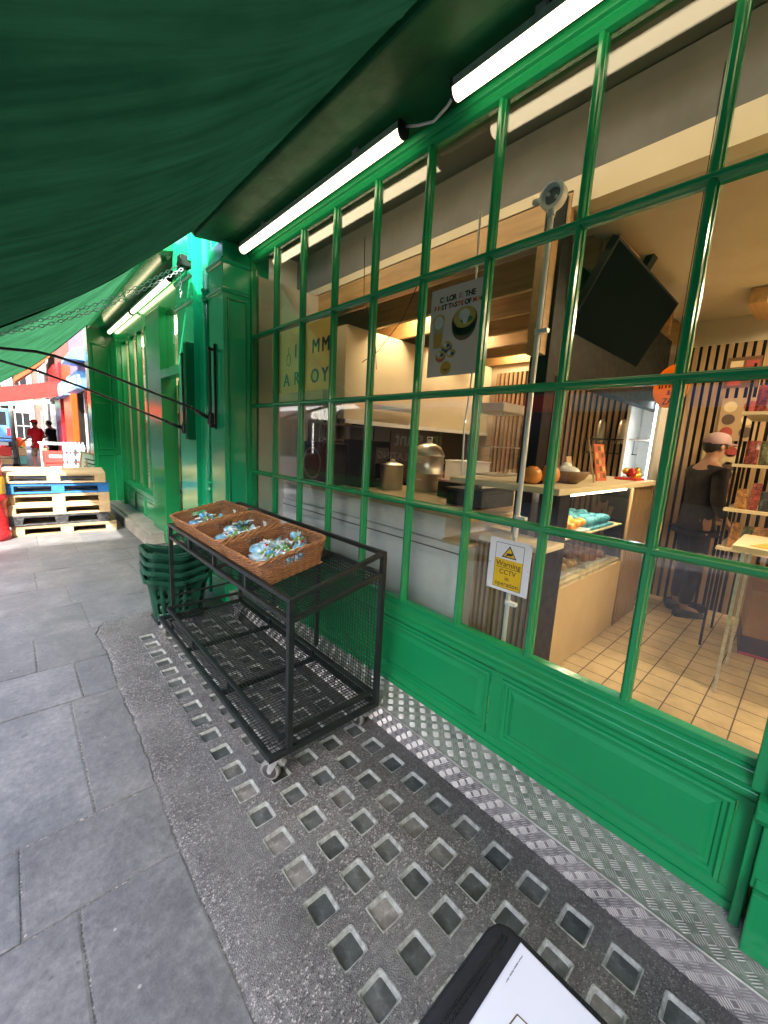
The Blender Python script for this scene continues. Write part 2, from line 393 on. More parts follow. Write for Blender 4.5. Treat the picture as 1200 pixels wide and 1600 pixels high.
# ------------------------------------------------------------------ shopfronts
GX = 1.577; CY = [3.376-.3785*c for c in range(10)]   # muntin centres from the far frame to the near frame
RZ = [2.868, 2.312, 1.752, 1.190, .636]
def glass_mat():
    m = bpy.data.materials.new('window_glass'); m.use_nodes = True; t = m.node_tree; t.nodes.clear()
    out = t.nodes.new('ShaderNodeOutputMaterial'); tr = N(t, 'ShaderNodeBsdfTransparent'); tr.inputs[0].default_value = (.96,.975,.965,1)
    gl = N(t, 'ShaderNodeBsdfGlossy', iRoughness=0.012); fr = N(t, 'ShaderNodeFresnel'); ge = t.nodes.new('ShaderNodeNewGeometry')
    ir = N(t, 'ShaderNodeMath', operation='MULTIPLY_ADD'); ir.inputs[1].default_value = -1.044; ir.inputs[2].default_value = 1.65; t.links.new(ge.outputs['Backfacing'], ir.inputs[0]); t.links.new(ir.outputs[0], fr.inputs[0])
    mx = t.nodes.new('ShaderNodeMixShader'); t.links.new(fr.outputs[0], mx.inputs[0]); t.links.new(tr.outputs[0], mx.inputs[1]); t.links.new(gl.outputs[0], mx.inputs[2])
    v = coord(t, (1,7,1)); n = noise_tex(t, v, 5, 6, .7); f = ramp(t, n.outputs[0], [(.45, (0,0,0)), (.8, (.006,)*3)])
    df = N(t, 'ShaderNodeBsdfDiffuse'); df.inputs[0].default_value = (.7,.68,.62,1)
    m2 = t.nodes.new('ShaderNodeMixShader'); t.links.new(f, m2.inputs[0]); t.links.new(mx.outputs[0], m2.inputs[1]); t.links.new(df.outputs[0], m2.inputs[2])
    t.links.new(m2.outputs[0], out.inputs[0]); return m
M['glass'] = glass_mat()
def checker_plate(mb, o, ux, uy, w, h, m=0, cell=.044):
    """five raised bars in alternating directions on a sheet of size w*h"""
    o = Vector(o); ux = Vector(ux); uy = Vector(uy); un = ux.cross(uy)
    nx = int(w/cell); ny = int(h/cell)+1
    for i in range(nx):
        for j in range(ny):
            cx = (i+.5)*cell; cy = (j+.5)*cell
            if cy > h-.008: continue
            a = PI/4 if (i+j) % 2 else -PI/4
            ca, sa = math.cos(a), math.sin(a)
            for k in range(5):
                off = (k-2)*.0076; L = .0175 if k in (1,2,3) else .0145; wd = .0019
                vs = []
                for (l, q, z) in ((-L,0,0),(-L*.6,wd,0),(L*.6,wd,0),(L,0,0),(L*.6,-wd,0),(-L*.6,-wd,0),(-L*.55,0,.0026),(L*.55,0,.0026)):
                    X_ = cx+l*ca-(off+q)*sa; Y_ = cy+l*sa+(off+q)*ca
                    vs.append(o+ux*X_+uy*min(Y_, h-.001)+un*(z+.0002))
                mb.add(vs, [(0,6,1),(1,6,7,2),(2,7,3),(3,7,4),(4,7,6,5),(5,6,0)], m, False)
M['alu_bar'] = pbr('polished_bars', (.48,.475,.46), .46, .35, .15, 20)
M['alu'] = pbr('worn_aluminium', (.40,.395,.37), .5, .35, .35, 9, 60, .1, dirt=(.22,.21,.19))
M['alu_side'] = pbr('dull_aluminium', (.27,.265,.275), .5, .4, .4, 9, 60, .1, dirt=(.15,.145,.14))
def step():
    root = thing('doorstep', 'long low step clad in worn silver chequer plate under the green window panels', 'step')
    mb = MB(); mb.prism([(1.352,-.02),(1.62,-.02),(1.62,.1155),(1.352,.1155)], 'y', -1.6, 3.42)
    mb.tube([(1.350,-1.6,.115),(1.350,3.42,.115)], .0045, 8)
    checker_plate(mb, (1.36,3.0,.1156), (0,-1,0), (1,0,0), 3.5, .19, 1, .040)
    mb.build('top_plate', [M['alu'], M['alu_bar']], root, fix=False)
    mb = MB(); mb.box(1.3475, 1.3515, -1.6, 3.42, -.005, .112)
    checker_plate(mb, (1.3475,3.2,.0), (0,-1,0), (0,0,1), 3.7, .109, 1, .036)
    mb.build('riser_plate', [M['alu_side'], M['alu_bar']], root, fix=False)
step()

def mould_frame(mb, y0, y1, z0, z1, x, prof, m=0):
    """picture-frame moulding on the plane x (facing -x). prof = list of (inset, out)"""
    rings = []
    for ins, out in prof:
        rings.append([(x-out, y0+ins, z0+ins), (x-out, y1-ins, z0+ins), (x-out, y1-ins, z1-ins), (x-out, y0+ins, z1-ins)])
    for A, B in zip(rings, rings[1:]):
        mb.add(A+B, [(i, (i+1) % 4, 4+(i+1) % 4, 4+i) for i in range(4)], m)
    mb.add(rings[-1], [(0,1,2,3)], m)
PANEL = [(0,0),(.004,.010),(.014,.012),(.020,.004),(.030,.002),(.034,-.006),(.044,-.006),(.060,.002),(.064,.004)]
shop = thing('shop_building', 'green painted shopfront with a long gridded window, brick above', 'shop', (0,0,0))
def shop1():
    g = M['green']
    # stall riser: rails and stiles butted round recessed panels
    ps = [(.010,.812)] + [(.812+.060+i*.862, .812+.060+i*.862+.802) for i in range(3)]
    ps[-1] = (ps[-1][0], 3.36)
    mb = MB(); x0, x1 = 1.545, 1.60
    mb.box(x0, x1, -.055, 3.42, .116, .186); mb.box(x0, x1, -.055, 3.42, .492, .530)
    ys = [-.055] + [v for p in ps for v in p] + [3.42]
    for a, b in zip(ys[::2], ys[1::2]): mb.box(x0, x1, a, b, .186, .492)
    mb.box(1.537, 1.545, -.05, 3.42, .118, .150)
    sr = mb.build('stall_riser', g, shop, .003)
    for a, b in ps:
        q = MB(); mould_frame(q, a, b, .186, .492, 1.545, PANEL); q.build('panel', g, sr, fix=False)
    # sill with nosing
    mb = MB(); mb.prism([(1.60,.530),(1.545,.530),(1.538,.512),(1.526,.520),(1.512,.536),(1.508,.548),(1.512,.558),(1.530,.566),(1.533,.580),(1.556,.592),(1.560,.606),(1.575,.618),(1.60,.622)], 'y', -.03, 3.42)
    mb.build('sill', g, shop, .002)
    # window frame
    wf = MB()
    wf.box(1.552, 1.60, -.052, -.012, .612, 2.93); wf.box(1.552, 1.60, CY[0]+.012, 3.42, .612, 2.93)
    wf.prism([(1.60,RZ[0]+.014),(1.572,RZ[0]+.014),(1.556,RZ[0]+.022),(1.548,RZ[0]+.034),(1.548,RZ[0]+.05),(1.534,RZ[0]+.056),(1.528,RZ[0]+.07),(1.53,RZ[0]+.085),(1.60,RZ[0]+.09)], 'y', -.9, 3.42)
    wf.box(1.556, 1.60, -.012, CY[0]+.012, .612, .634)
    wfo = wf.build('window_frame', g, shop, .002)
    def vbar(y, z0, z1):
        b = MB(); b.prism([(1.549,y-.006),(1.549,y+.006),(1.553,y+.010),(1.566,y+.0125),(1.569,y+.017),(1.590,y+.017),(1.590,y-.017),(1.569,y-.017),(1.566,y-.0125),(1.553,y-.010)], 'z', z0, z1, 0); return b
    for y in CY[1:9]: vbar(y, .630, RZ[0]+.016).build('glazing_bar', g, wfo, .0015)
    for z in RZ[1:4]:
        b = MB(); ww = .8
        b.prism([(1.5475,z-.006),(1.5475,z+.006),(1.552,z+.010),(1.565,z+.0125),(1.5685,z+.017),(1.5905,z+.017),(1.5905,z-.017),(1.5685,z-.017),(1.565,z-.0125),(1.552,z-.010)], 'y', -.014, CY[0]+.014)
        b.build('glazing_bar', g, wfo, .0015)
    zz = [RZ[0]+.016, RZ[1], RZ[2], RZ[3], .632]
    for c in range(9):
        for r in range(4):
            b = MB(); e = .012; y1 = CY[c]-e; y0 = CY[c+1]+e; z1 = zz[r]-e*(r > 0); z0 = zz[r+1]+e*(r < 3)
            tw = rnd.uniform(-.0012,.0012); tv = rnd.uniform(-.0012,.0012)
            b.add([(GX+dx+sx*tw+sz*tv, y, z) for dx in (0,.004) for (y, sx) in ((y0,-1),(y1,1)) for (z, sz) in ((z0,-1),(z1,1))],
                  [(0,2,3,1),(4,5,7,6),(0,1,5,4),(2,6,7,3),(0,4,6,2),(1,3,7,5)]); b.build('pane', M['glass'], wfo)
    # pilasters
    def pilaster(y0, y1, xf, ret_panel, ztop):
        b = MB(); b.box(xf, 1.72, y0, y1, .0, ztop)
        for zc in (2.63, 2.84):
            b.prism([(xf,zc-.02),(xf-.012,zc-.012),(xf-.016,zc),(xf-.022,zc+.006),(xf-.022,zc+.014),(xf,zc+.018)], 'y', y0-.0012, y1)
            b.prism([(y0-.0,zc-.02),(y0-.012,zc-.012),(y0-.016,zc),(y0-.022,zc+.006),(y0-.022,zc+.014),(y0,zc+.018)], 'x', xf-.02, 1.545)
        b.box(xf-.012, 1.50, y0-.004, y1, 0, .20)
        o = b.build('pilaster', M['green_rough_skylit'], shop, .004)
        if ret_panel:
            q = MB(); prof = [(0,0),(.004,.006),(.012,.007),(.018,0),(.022,-.004)]
            rings = []
            for ins, out in prof:
                rings.append([(xf+.03+ins, y0-.001-out, .24+ins),(1.53-ins, y0-.001-out, .24+ins),(1.53-ins, y0-.001-out, 2.58-ins),(xf+.03+ins, y0-.001-out, 2.58-ins)])
            for A, B in zip(rings, rings[1:]): q.add(A+B, [(i,(i+1)%4,4+(i+1)%4,4+i) for i in range(4)])
            q.build('panel_moulding', M['green'], o, fix=False)
        return o
    pilaster(3.42, 3.745, 1.33, True, 2.99)
    # near pilaster with plinth and sill return
    b = MB(); b.box(1.47, 1.72, -.62, -.0525, .30, 2.99); b.box(1.44, 1.70, -.64, -.06, .0, .31); b.box(1.462,1.50,-.63,-.062,.31,.34)
    b.prism([(1.56,.505),(1.462,.505),(1.445,.53),(1.445,.556),(1.468,.572),(1.56,.58)], 'y', -.63, -.03)
    b.build('pilaster', g, shop, .004)
    b = MB(); b.box(1.50, 1.545, -.0525, -.028, .118, .50); b.box(1.505, 1.5535, -.0530, -.010, .57, 2.93); b.build('corner_bead', g, shop, .004)
    # soffit box over the window
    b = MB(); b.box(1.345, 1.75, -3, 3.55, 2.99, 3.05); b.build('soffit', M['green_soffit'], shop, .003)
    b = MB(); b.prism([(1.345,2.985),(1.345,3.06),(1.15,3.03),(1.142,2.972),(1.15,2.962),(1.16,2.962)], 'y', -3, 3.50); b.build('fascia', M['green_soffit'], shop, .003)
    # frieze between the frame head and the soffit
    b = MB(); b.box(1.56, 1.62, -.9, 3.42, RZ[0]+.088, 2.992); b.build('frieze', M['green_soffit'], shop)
    # wall strip with drainpipe, then second pilaster
    b = MB(); b.box(1.375, 1.72, 3.745, 4.13, 0, 3.3); b.build('painted_wall', M['green_rough_skylit'], shop)
    # upper facade and flank, brick
    b = MB(); b.box(1.56, 9.0, -14, 9.4, 3.30, 12.0); b.box(1.60, 1.75, -14, -.62, 0, 3.30)
    b.build('upper_wall', M['brick'], shop)
    b = MB(); b.box(8.85, 9.0, -14, 9.4, 0, 3.30); b.box(1.75, 8.85, 3.80, 3.95, 0, 3.30); b.box(1.75,8.85,-2.6,-2.45,0,3.3); b.build('party_wall', M['cream_wall'], shop)
def brick_mat(name, c1, c2, mort, scale=1.0):
    m, t, b = newmat(name); tc = t.nodes.new('ShaderNodeTexCoord'); sp = N(t, 'ShaderNodeSeparateXYZ'); t.links.new(tc.outputs['Object'], sp.inputs[0])
    ad = N(t, 'ShaderNodeMath', operation='ADD'); t.links.new(sp.outputs[0], ad.inputs[0]); t.links.new(sp.outputs[1], ad.inputs[1])
    cb = N(t, 'ShaderNodeCombineXYZ'); t.links.new(ad.outputs[0], cb.inputs[0]); t.links.new(sp.outputs[2], cb.inputs[1])
    br = N(t, 'ShaderNodeTexBrick', iScale=scale); br.inputs['Color1'].default_value = (*c1,1); br.inputs['Color2'].default_value = (*c2,1); br.inputs['Mortar'].default_value = (*mort,1)
    br.inputs['Mortar Size'].default_value = .006; br.inputs['Brick Width'].default_value = .225; br.inputs['Row Height'].default_value = .075
    t.links.new(cb.outputs[0], br.inputs[0]); n = noise_tex(t, coord(t), 3, 6); f = ramp(t, n.outputs[0], [(.3,(.75,.75,.75)),(.7,(1.15,1.15,1.15))])
    mx = N(t, 'ShaderNodeMixRGB', blend_type='MULTIPLY', i0=1.0); t.links.new(br.outputs[0], mx.inputs[1]); t.links.new(f, mx.inputs[2])
    t.links.new(mx.outputs[0], b.inputs['Base Color']); b.inputs['Roughness'].default_value = .8; bump(t, b, br.outputs['Fac'], -.4, .006); return m
M['brick'] = brick_mat('london_brick', (.17,.12,.075), (.13,.09,.06), (.18,.17,.15))
M['brick_red'] = brick_mat('red_brick', (.20,.075,.05), (.15,.06,.042), (.19,.18,.16))
M['brick_white'] = brick_mat('white_brick', (.34,.32,.28), (.28,.265,.235), (.3,.28,.26))
M['cream_wall'] = pbr('cream_wall', (.58,.50,.36), .6, 0, .06, 3)
shop1()

# drainpipe
dp = thing('drainpipe', 'green painted drainpipe with two collars between the two shopfronts', 'pipe')
b = MB(); py = 3.80; b.tube([(1.335,py,.0),(1.335,py,3.2)], .030, 14); b.build('pipe', M['green_rough_skylit'], dp)
for z in (1.02, 2.66):
    b = MB(); b.lathe([(.031,-.05),(.040,-.046),(.042,-.03),(.036,-.02),(.036,.02),(.044,.028),(.044,.045),(.031,.05)], (1.335,py,z), 18); b.box(1.345,1.378,py-.06,py+.06,z-.01,z+.01); b.build('collar', M['green_rough_skylit'], dp)

# second shop
shop2 = thing('corner_shop', 'second green shopfront further along with tall narrow windows and an open door', 'shop')
def shop_two():
    g = M['green']; X2 = 1.50
    b = MB(); b.box(1.33, 1.75, 4.13, 4.62, 0, 3.27); b.box(1.318, 1.5, 4.126, 4.63, 0, .2)
    for zc in (2.70, 2.92): b.prism([(1.33,zc-.02),(1.312,zc-.01),(1.306,zc+.008),(1.306,zc+.02),(1.33,zc+.026)], 'y', 4.128, 4.63)
    b.box(1.30, 1.34, 4.14, 4.60, 3.02, 3.27)
    b.build('pilaster', M['green_rough_skylit'], shop2, .004)
    b = MB(); b.box(1.262, 1.329, 4.135, 4.22, 1.43, 2.32); 
    for k in range(3): b.box(1.255, 1.263, 4.145+k*.025, 4.155+k*.025, 1.44, 2.31)
    b.build('shutter_channel', M['green_mid'], shop2, .002)
    b = MB(); b.box(1.44, 1.62, 5.72, 6.36, 0.02, 2.98); b.build('door_post', g, shop2, .004)
    b = MB(); b.box(1.44, 1.56, 4.62, 5.72, 2.14, 2.24); b.build('transom', g, shop2, .003)
    b = MB(); b.box(1.52, 1.526, 4.62, 5.72, 2.24, 2.95); f = b.build('fanlight', M['glass'], shop2)
    t = MB(); put_text(t, 'EN', .20, (1.514,5.30,2.58), (0,-1,0), (0,0,1)); t.build('lettering', M['white'], f, fix=False)
    # open door leaf
    b = MB(); b.box(1.62,1.66,5.60,5.66,.05,2.13); b.box(1.62,2.5,5.66,5.70,.05,.25); b.box(2.42,2.5,5.66,5.70,.25,2.13); b.box(1.66,2.42,5.66,5.70,2.03,2.13); b.build('door', M['black'], shop2)
    ys = [6.36,6.80,7.28,7.80,8.42]
    for i, (a, c) in enumerate(zip(ys, ys[1:])):
        b = MB(); b.box(1.545,1.55,a+.05,c,.60,2.93); p = b.build('window', M['glass'], shop2)
        q = MB(); q.box(1.515,1.58,c-.035,c+.035,.58,2.95); q.build('mullion', g, p, .004)
    b = MB(); b.box(1.44,1.60,8.42,9.0,.02,2.98); b.build('corner_post', g, shop2, .004)
    b = MB(); b.prism([(1.60,.52),(1.50,.52),(1.47,.53),(1.452,.55),(1.455,.57),(1.52,.60),(1.60,.61)], 'y', 6.36, 8.42); b.build('sill', g, shop2, .002)
    b = MB(); b.box(1.50,1.60,6.36,8.42,.02,.52)
    for a, c in ((6.45,7.05),(7.12,7.72),(7.80,8.36)): mould_frame(b, a, c, .10, .47, 1.4995, [(0,0),(.006,.012),(.02,.014),(.03,.004),(.05,.002),(.07,.008)])
    b.build('stall_riser', g, shop2)
    # far return facing the camera
    b = MB(); b.box(1.12,1.62,9.0,9.40,.0,3.25)
    for z0, z1 in ((.12,1.02),(1.10,1.95),(2.03,2.95)):
        rings = []
        for ins, out in [(0,0),(.006,.01),(.02,.012),(.03,.002),(.04,-.004)]:
            rings.append([(1.16+ins,8.999-out,z0+ins),(1.45-ins,8.999-out,z0+ins),(1.45-ins,8.999-out,z1-ins),(1.16+ins,8.999-out,z1-ins)])
        for A, B in zip(rings, rings[1:]): b.add(A+B, [(i,(i+1)%4,4+(i+1)%4,4+i) for i in range(4)])
    b.build('end_wall', g, shop2)
    b = MB(); b.box(1.33,1.75,4.62,9.0,3.22,3.27); b.build('soffit', M['green_soffit'], shop2)
    b = MB(); b.prism([(1.33,3.215),(1.33,3.29),(1.14,3.27),(1.13,3.18),(1.142,3.165)], 'y', 4.55, 9.2); b.build('fascia', g, shop2, .003)
    b = MB(); b.prism([(1.46,3.215),(1.52,2.93),(1.64,2.93),(1.64,3.215)], 'y', 4.62, 9.0); b.build('frieze', g, shop2)
    # dim interior with shelves
    b = MB(); b.box(3.5,3.6,4.0,9.4,0,3.2); b.box(1.75,3.5,9.2,9.3,0,3.2); b.box(1.6,3.6,4.0,9.3,3.1,3.2); b.box(1.5,3.5,4.62,9.2,.0,.06)
    b.build('interior_wall', M['cream_wall'], shop2)
    MB().box(1.9,2.1,4.9,9.0,3.04,3.08).build('interior_fill', emit('far_shop_fill', (1,.86,.62), 3.0), shop2)  # strip added inside to brighten what shows through the far windows
shop_two()
dr = random.Random(12)
sb = tag(MB().box(2.0,2.35,6.5,8.9,.06,.10).box(2.0,2.35,6.5,8.9,.7,.73).box(2.0,2.35,6.5,8.9,1.25,1.28).box(2.0,2.35,6.5,8.9,1.8,1.83).box(2.33,2.36,6.5,8.9,.06,2.1).build('shelf_unit', M['cream_wall'], None), 'tall shelf unit standing behind the narrow windows of the far shop', 'shelf')
cols = [(.5,.05,.03),(.55,.4,.05),(.1,.25,.5),(.6,.55,.5),(.15,.3,.1)]
M['goods'] = [pbr('packet%d' % i, c, .4, 0, .1) for i, c in enumerate(cols)]
for z in (.10,.73,1.28,1.83):
    y = 6.55
    while y < 8.75:
        w = dr.uniform(.12,.24); h = dr.uniform(.2,.4)
        o = MB().box(2.02,2.2,y,y+w-.02,z+.001,z+h).box(2.025,2.195,y+.01,y+w-.03,z+h,z+h+.02).build('grocery_packet', dr.choice(M['goods']), None, .01)
        tag(o, 'coloured grocery packet on the shelf behind the narrow windows', 'packet', 'grocery packets in the far shop'); y += w
ban = MB().box(1.60,1.606,7.34,7.52,1.5,2.75); ban = ban.build('window_banner', pbr('red_print', (.6,.04,.03), .5), None)
tag(ban, 'red vertical poster inside the narrow window of the far shop', 'poster')

# shop two step: marble/brick course
mb = MB(); mb.box(1.22,1.50,5.85,8.9,.0,.13); mb.box(1.28,1.52,5.85,8.9,.13,.16)
tag(mb.build('brick_step', M['brick_white'], None, .006), 'pale brick step running along the base of the far shop', 'step')
for i, (y) in enumerate((4.95,5.25)):
    o = thing('gas_cylinder', 'slim tan gas cylinder standing just inside the open door of the far shop', 'gas cylinder', (1.95+.3*i,y,.06), 0, 'cylinders inside the doorway')
    MB().lathe([(0,0),(.10,.0),(.11,.02),(.11,.75),(.09,.85),(.03,.9),(.03,.95)], n=18).build('body', pbr('tan_paint', (.35,.2,.1), .4), o)
    MB().lathe([(.03,.93),(.05,.94),(.05,.98),(0,.985)], n=12).build('valve', M['steel'], o)
# ------------------------------------------------------------------ tube lights
M['tube'] = emit('lit_diffuser', (1.0, .80, .50), .75)
def tube_light(y0, y1, x, z, label):
    o = thing('tube_light', label, 'light', (x, (y0+y1)/2, z), 0, 'tube lights under the fascias')
    h = (y1-y0)/2
    b = MB(); b.prism([(-.030,.012),(-.030,.045),(.030,.045),(.030,.012),(.024,.008),(-.024,.008)], 'y', -h, h); b.build('housing', M['zinc'], o, .002)
    b = MB(); pr = [(.030*math.cos(a), .012-.034*math.sin(a)) for a in [math.radians(k*15) for k in range(13)]]
    b.prism(pr, 'y', -h+.006, h-.006, 0, True); b.build('diffuser', M['tube'], o, fix=False)
    for s in (-1, 1):
        e = MB(); e.prism([(.032*math.cos(a), .012-.036*math.sin(a)) for a in [math.radians(k*20) for k in range(10)]]+[(-.032,.047),(.032,.047)], 'y', s*h-.006, s*h+.006); e.build('end_cap', M['black'], o)
    for s in (-.5, .5): MB().box(-.012,.012,s*h*1.2-.02,s*h*1.2+.02,.045,.085).build('bracket', M['zinc'], o)
    return o
tube_light(1.55, 3.30, 1.44, 2.905, 'long lit tube light above the far half of the gridded window')
tube_light(-.55, 1.25, 1.44, 2.905, 'lit tube light at the top of the picture above the near panes')
tube_light(5.15, 6.95, 1.42, 3.13, 'lit tube light over the far shop doorway, nearer of its pair')
tube_light(7.05, 8.75, 1.42, 3.13, 'lit tube light at the far end of the far shop fascia')
tag(MB().tube([(1.45,1.25,2.93),(1.47,1.32,2.915),(1.48,1.40,2.905),(1.465,1.48,2.92),(1.45,1.55,2.94)], .006, 8).build('power_cable', M['white']), 'pale cable looping between the two tube lights above the window', 'cable')

# ------------------------------------------------------------------ awning
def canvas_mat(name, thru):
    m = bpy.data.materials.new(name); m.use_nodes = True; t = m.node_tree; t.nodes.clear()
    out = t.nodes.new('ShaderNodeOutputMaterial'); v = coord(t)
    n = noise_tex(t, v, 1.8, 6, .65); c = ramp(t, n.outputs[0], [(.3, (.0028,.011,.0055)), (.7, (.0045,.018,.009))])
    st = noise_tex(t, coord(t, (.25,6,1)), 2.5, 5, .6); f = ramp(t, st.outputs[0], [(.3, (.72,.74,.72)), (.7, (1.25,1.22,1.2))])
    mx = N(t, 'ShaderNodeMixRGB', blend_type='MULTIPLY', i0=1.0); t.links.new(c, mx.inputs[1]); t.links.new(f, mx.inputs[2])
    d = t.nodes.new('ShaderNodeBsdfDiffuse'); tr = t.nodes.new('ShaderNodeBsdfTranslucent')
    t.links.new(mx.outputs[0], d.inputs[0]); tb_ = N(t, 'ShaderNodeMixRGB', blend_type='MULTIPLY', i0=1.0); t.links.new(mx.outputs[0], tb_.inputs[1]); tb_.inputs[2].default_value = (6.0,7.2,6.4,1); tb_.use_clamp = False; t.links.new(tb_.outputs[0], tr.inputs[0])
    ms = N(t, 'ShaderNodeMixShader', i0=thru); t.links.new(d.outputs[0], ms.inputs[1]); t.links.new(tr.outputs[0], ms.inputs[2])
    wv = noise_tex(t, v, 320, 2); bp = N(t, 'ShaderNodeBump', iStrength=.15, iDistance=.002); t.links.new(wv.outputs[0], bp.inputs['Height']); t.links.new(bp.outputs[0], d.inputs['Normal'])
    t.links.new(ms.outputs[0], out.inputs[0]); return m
M['canvas'] = canvas_mat('shade_green_canvas', .13); M['canvas2'] = canvas_mat('sunglow_green_canvas', .5)  # translucency split so the near canvas stays shaded and the far one glows
aw = thing('awning', 'big dark green canvas awning overhead, sloping down from the near shopfront', 'awning')
aw2 = thing('awning', 'lighter sunlit green canvas awning over the far green shopfront', 'awning')
AX0, AX1 = 1.165, -.17
def aw_top(y):
    t = min(1, max(0, (y-3.4)/1.3)); return 3.02 + .25*t*t*(3-2*t)
def fold(y):
    return (.42*math.sin(y*5.1+.6)+.30*math.sin(y*8.7+2.1)+.22*math.sin(y*13.3+.9)+.35*math.sin(y*2.3+4))
def aw_z(y, s):
    top = aw_top(y); bot = 2.02
    z = top+(bot-top)*s - .085*math.sin(PI*s)
    return z + .022*fold(y+.35*s)*(.25+math.sin(PI*min(1,s*.8)))*(.5+.5*s) + .008*math.sin(23*y+9*s)*s - .007*math.exp(-(((y+.35) % 1.08-.54)/.011)**2)
def canvas(y0, y1, mat, own):
    ny, ns = int((y1-y0)*95), 26; vs = []; fs = []
    for i in range(ny+1):
        y = y0+(y1-y0)*i/ny
        for j in range(ns+1):
            s = j/ns; vs.append((AX0+(AX1-AX0)*s, y, aw_z(y, s)))
    for i in range(ny):
        for j in range(ns): a = i*(ns+1)+j; fs.append((a, a+1, a+ns+2, a+ns+1))
    b = MB(); b.add(vs, fs, 0, True)
    # stitched hem along the far edge and a short valance on the front bar
    hem = [(AX0+(AX1-AX0)*j/ns, y1, aw_z(y1, j/ns)-.004) for j in range(ns+1)]
    b.tube(hem, .007, 6, 0)
    return b.build('canvas', mat, own, fix=False)
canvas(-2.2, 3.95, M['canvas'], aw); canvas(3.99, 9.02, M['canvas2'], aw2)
MB().tube([(AX1,-2.25,2.0),(AX1,3.96,2.0)], .026, 12).build('front_bar', M['black_metal'], aw); MB().tube([(AX1,3.98,2.0),(AX1,9.05,2.0)], .026, 12).build('front_bar', M['black_metal'], aw2)
MB().tube([(1.19,-2.25,3.05),(1.19,3.6,3.05)], .04, 12).build('roller', M['green_dark'], aw); MB().tube([(1.19,4.55,3.31),(1.19,9.05,3.31)], .04, 12).build('roller', M['green_dark'], aw2)
def arm(y, zt, zb, piv, pts, own):
    br = MB(); xb = 1.30
    br.box(1.312,1.329,y-.012,y+.012,zb-.06,zt+.03); br.cyl((xb-.018,y,zb-.02),(xb-.018,y,zt),.011,12)
    br.box(xb-.035,1.32,y-.014,y+.014,zt-.03,zt-.01); br.box(xb-.03,1.32,y-.016,y+.016,zb-.05,zb-.02)
    br.lathe([(.0,-.05),(.022,-.048),(.026,-.03),(.026,.03),(.02,.05),(0,.052)], (xb-.018,y,piv), 14)
    o = br.build('wall_bracket', M['black_metal'], own, .002)
    a = MB(); P = [(xb-.03,y,piv)]+pts; a.tube(P, [.010,.010]+[.0095]*(len(P)-2), 10)
    d = (Vector(P[1])-Vector(P[0])).normalized(); p = Vector(P[0]); a.tube([p+d*.02, p+d*.13], .016, 10); a.tube([p+d*.15,p+d*.17], .015, 10)
    a.build('folding_arm', M['black_metal'], own)
arm(3.60, 2.21, 1.60, 1.625, [(1.13,3.6,1.70),(.604,3.6,1.865),(.40,3.6,1.925),(.27,3.6,1.955),(.17,3.6,1.966),(.0,3.6,1.955),(-.17,3.6,1.99)], aw)
arm(4.33, 2.25, 1.55, 1.535, [(1.1,4.33,1.60),(.49,4.33,1.825),(.2,4.33,1.915),(-.17,4.33,1.99)], aw2)
# crank chain slung under the canvas
M['pale_metal'] = pbr('pale_galvanised', (.62,.66,.70), .4, .2, .1)
ch = thing('chain', 'two strands of pale metal chain slung below the green canvas from the bracket', 'chain', (1.27,4.2,3.0))
def chain_links(mb, pts, step=.030):
    P = [Vector(p) for p in pts]; seg = [(a, b) for a, b in zip(P, P[1:])]; L = 0; k = 0
    for a, b in seg:
        n = max(1, int((b-a).length/step))
        for i in range(n):
            c = a.lerp(b, (i+.5)/n); d = (b-a).normalized(); u = Vector((0,1,0)) if k % 2 else d.cross(Vector((0,1,0))).normalized()
            l = step*.72; ring = []
            for q in range(8):
                an = 2*PI*q/8; ring.append(c + d*l*math.cos(an) + u*l*.52*math.sin(an))
            mb.tube(ring, .0031, 5, 0, False, True); k += 1
for dz, dy in ((0,0),(-.05,-.06)):
    pts = []
    for i in range(13):
        t = i/12; pts.append((-.02-1.40*t, dy, -.02-.88*t+dz - .09*math.sin(PI*t)))
    b = MB(); chain_links(b, pts); b.build('chain_strand', M['pale_metal'], ch)
b = MB(); chain_links(b, [(-.02,0,-.02),(-.015,.03,-.12),(-.01,.04,-.28)]); b.build('chain_tail', M['pale_metal'], ch)
b = MB(); b.box(-.03,.06,-.05,.05,-.03,.06); b.lathe([(0,-.05),(.025,-.05),(.03,0),(.02,.04)], (-.02,0,-.02), 10); b.build('gear_bracket', M['black_metal'], ch, .004)

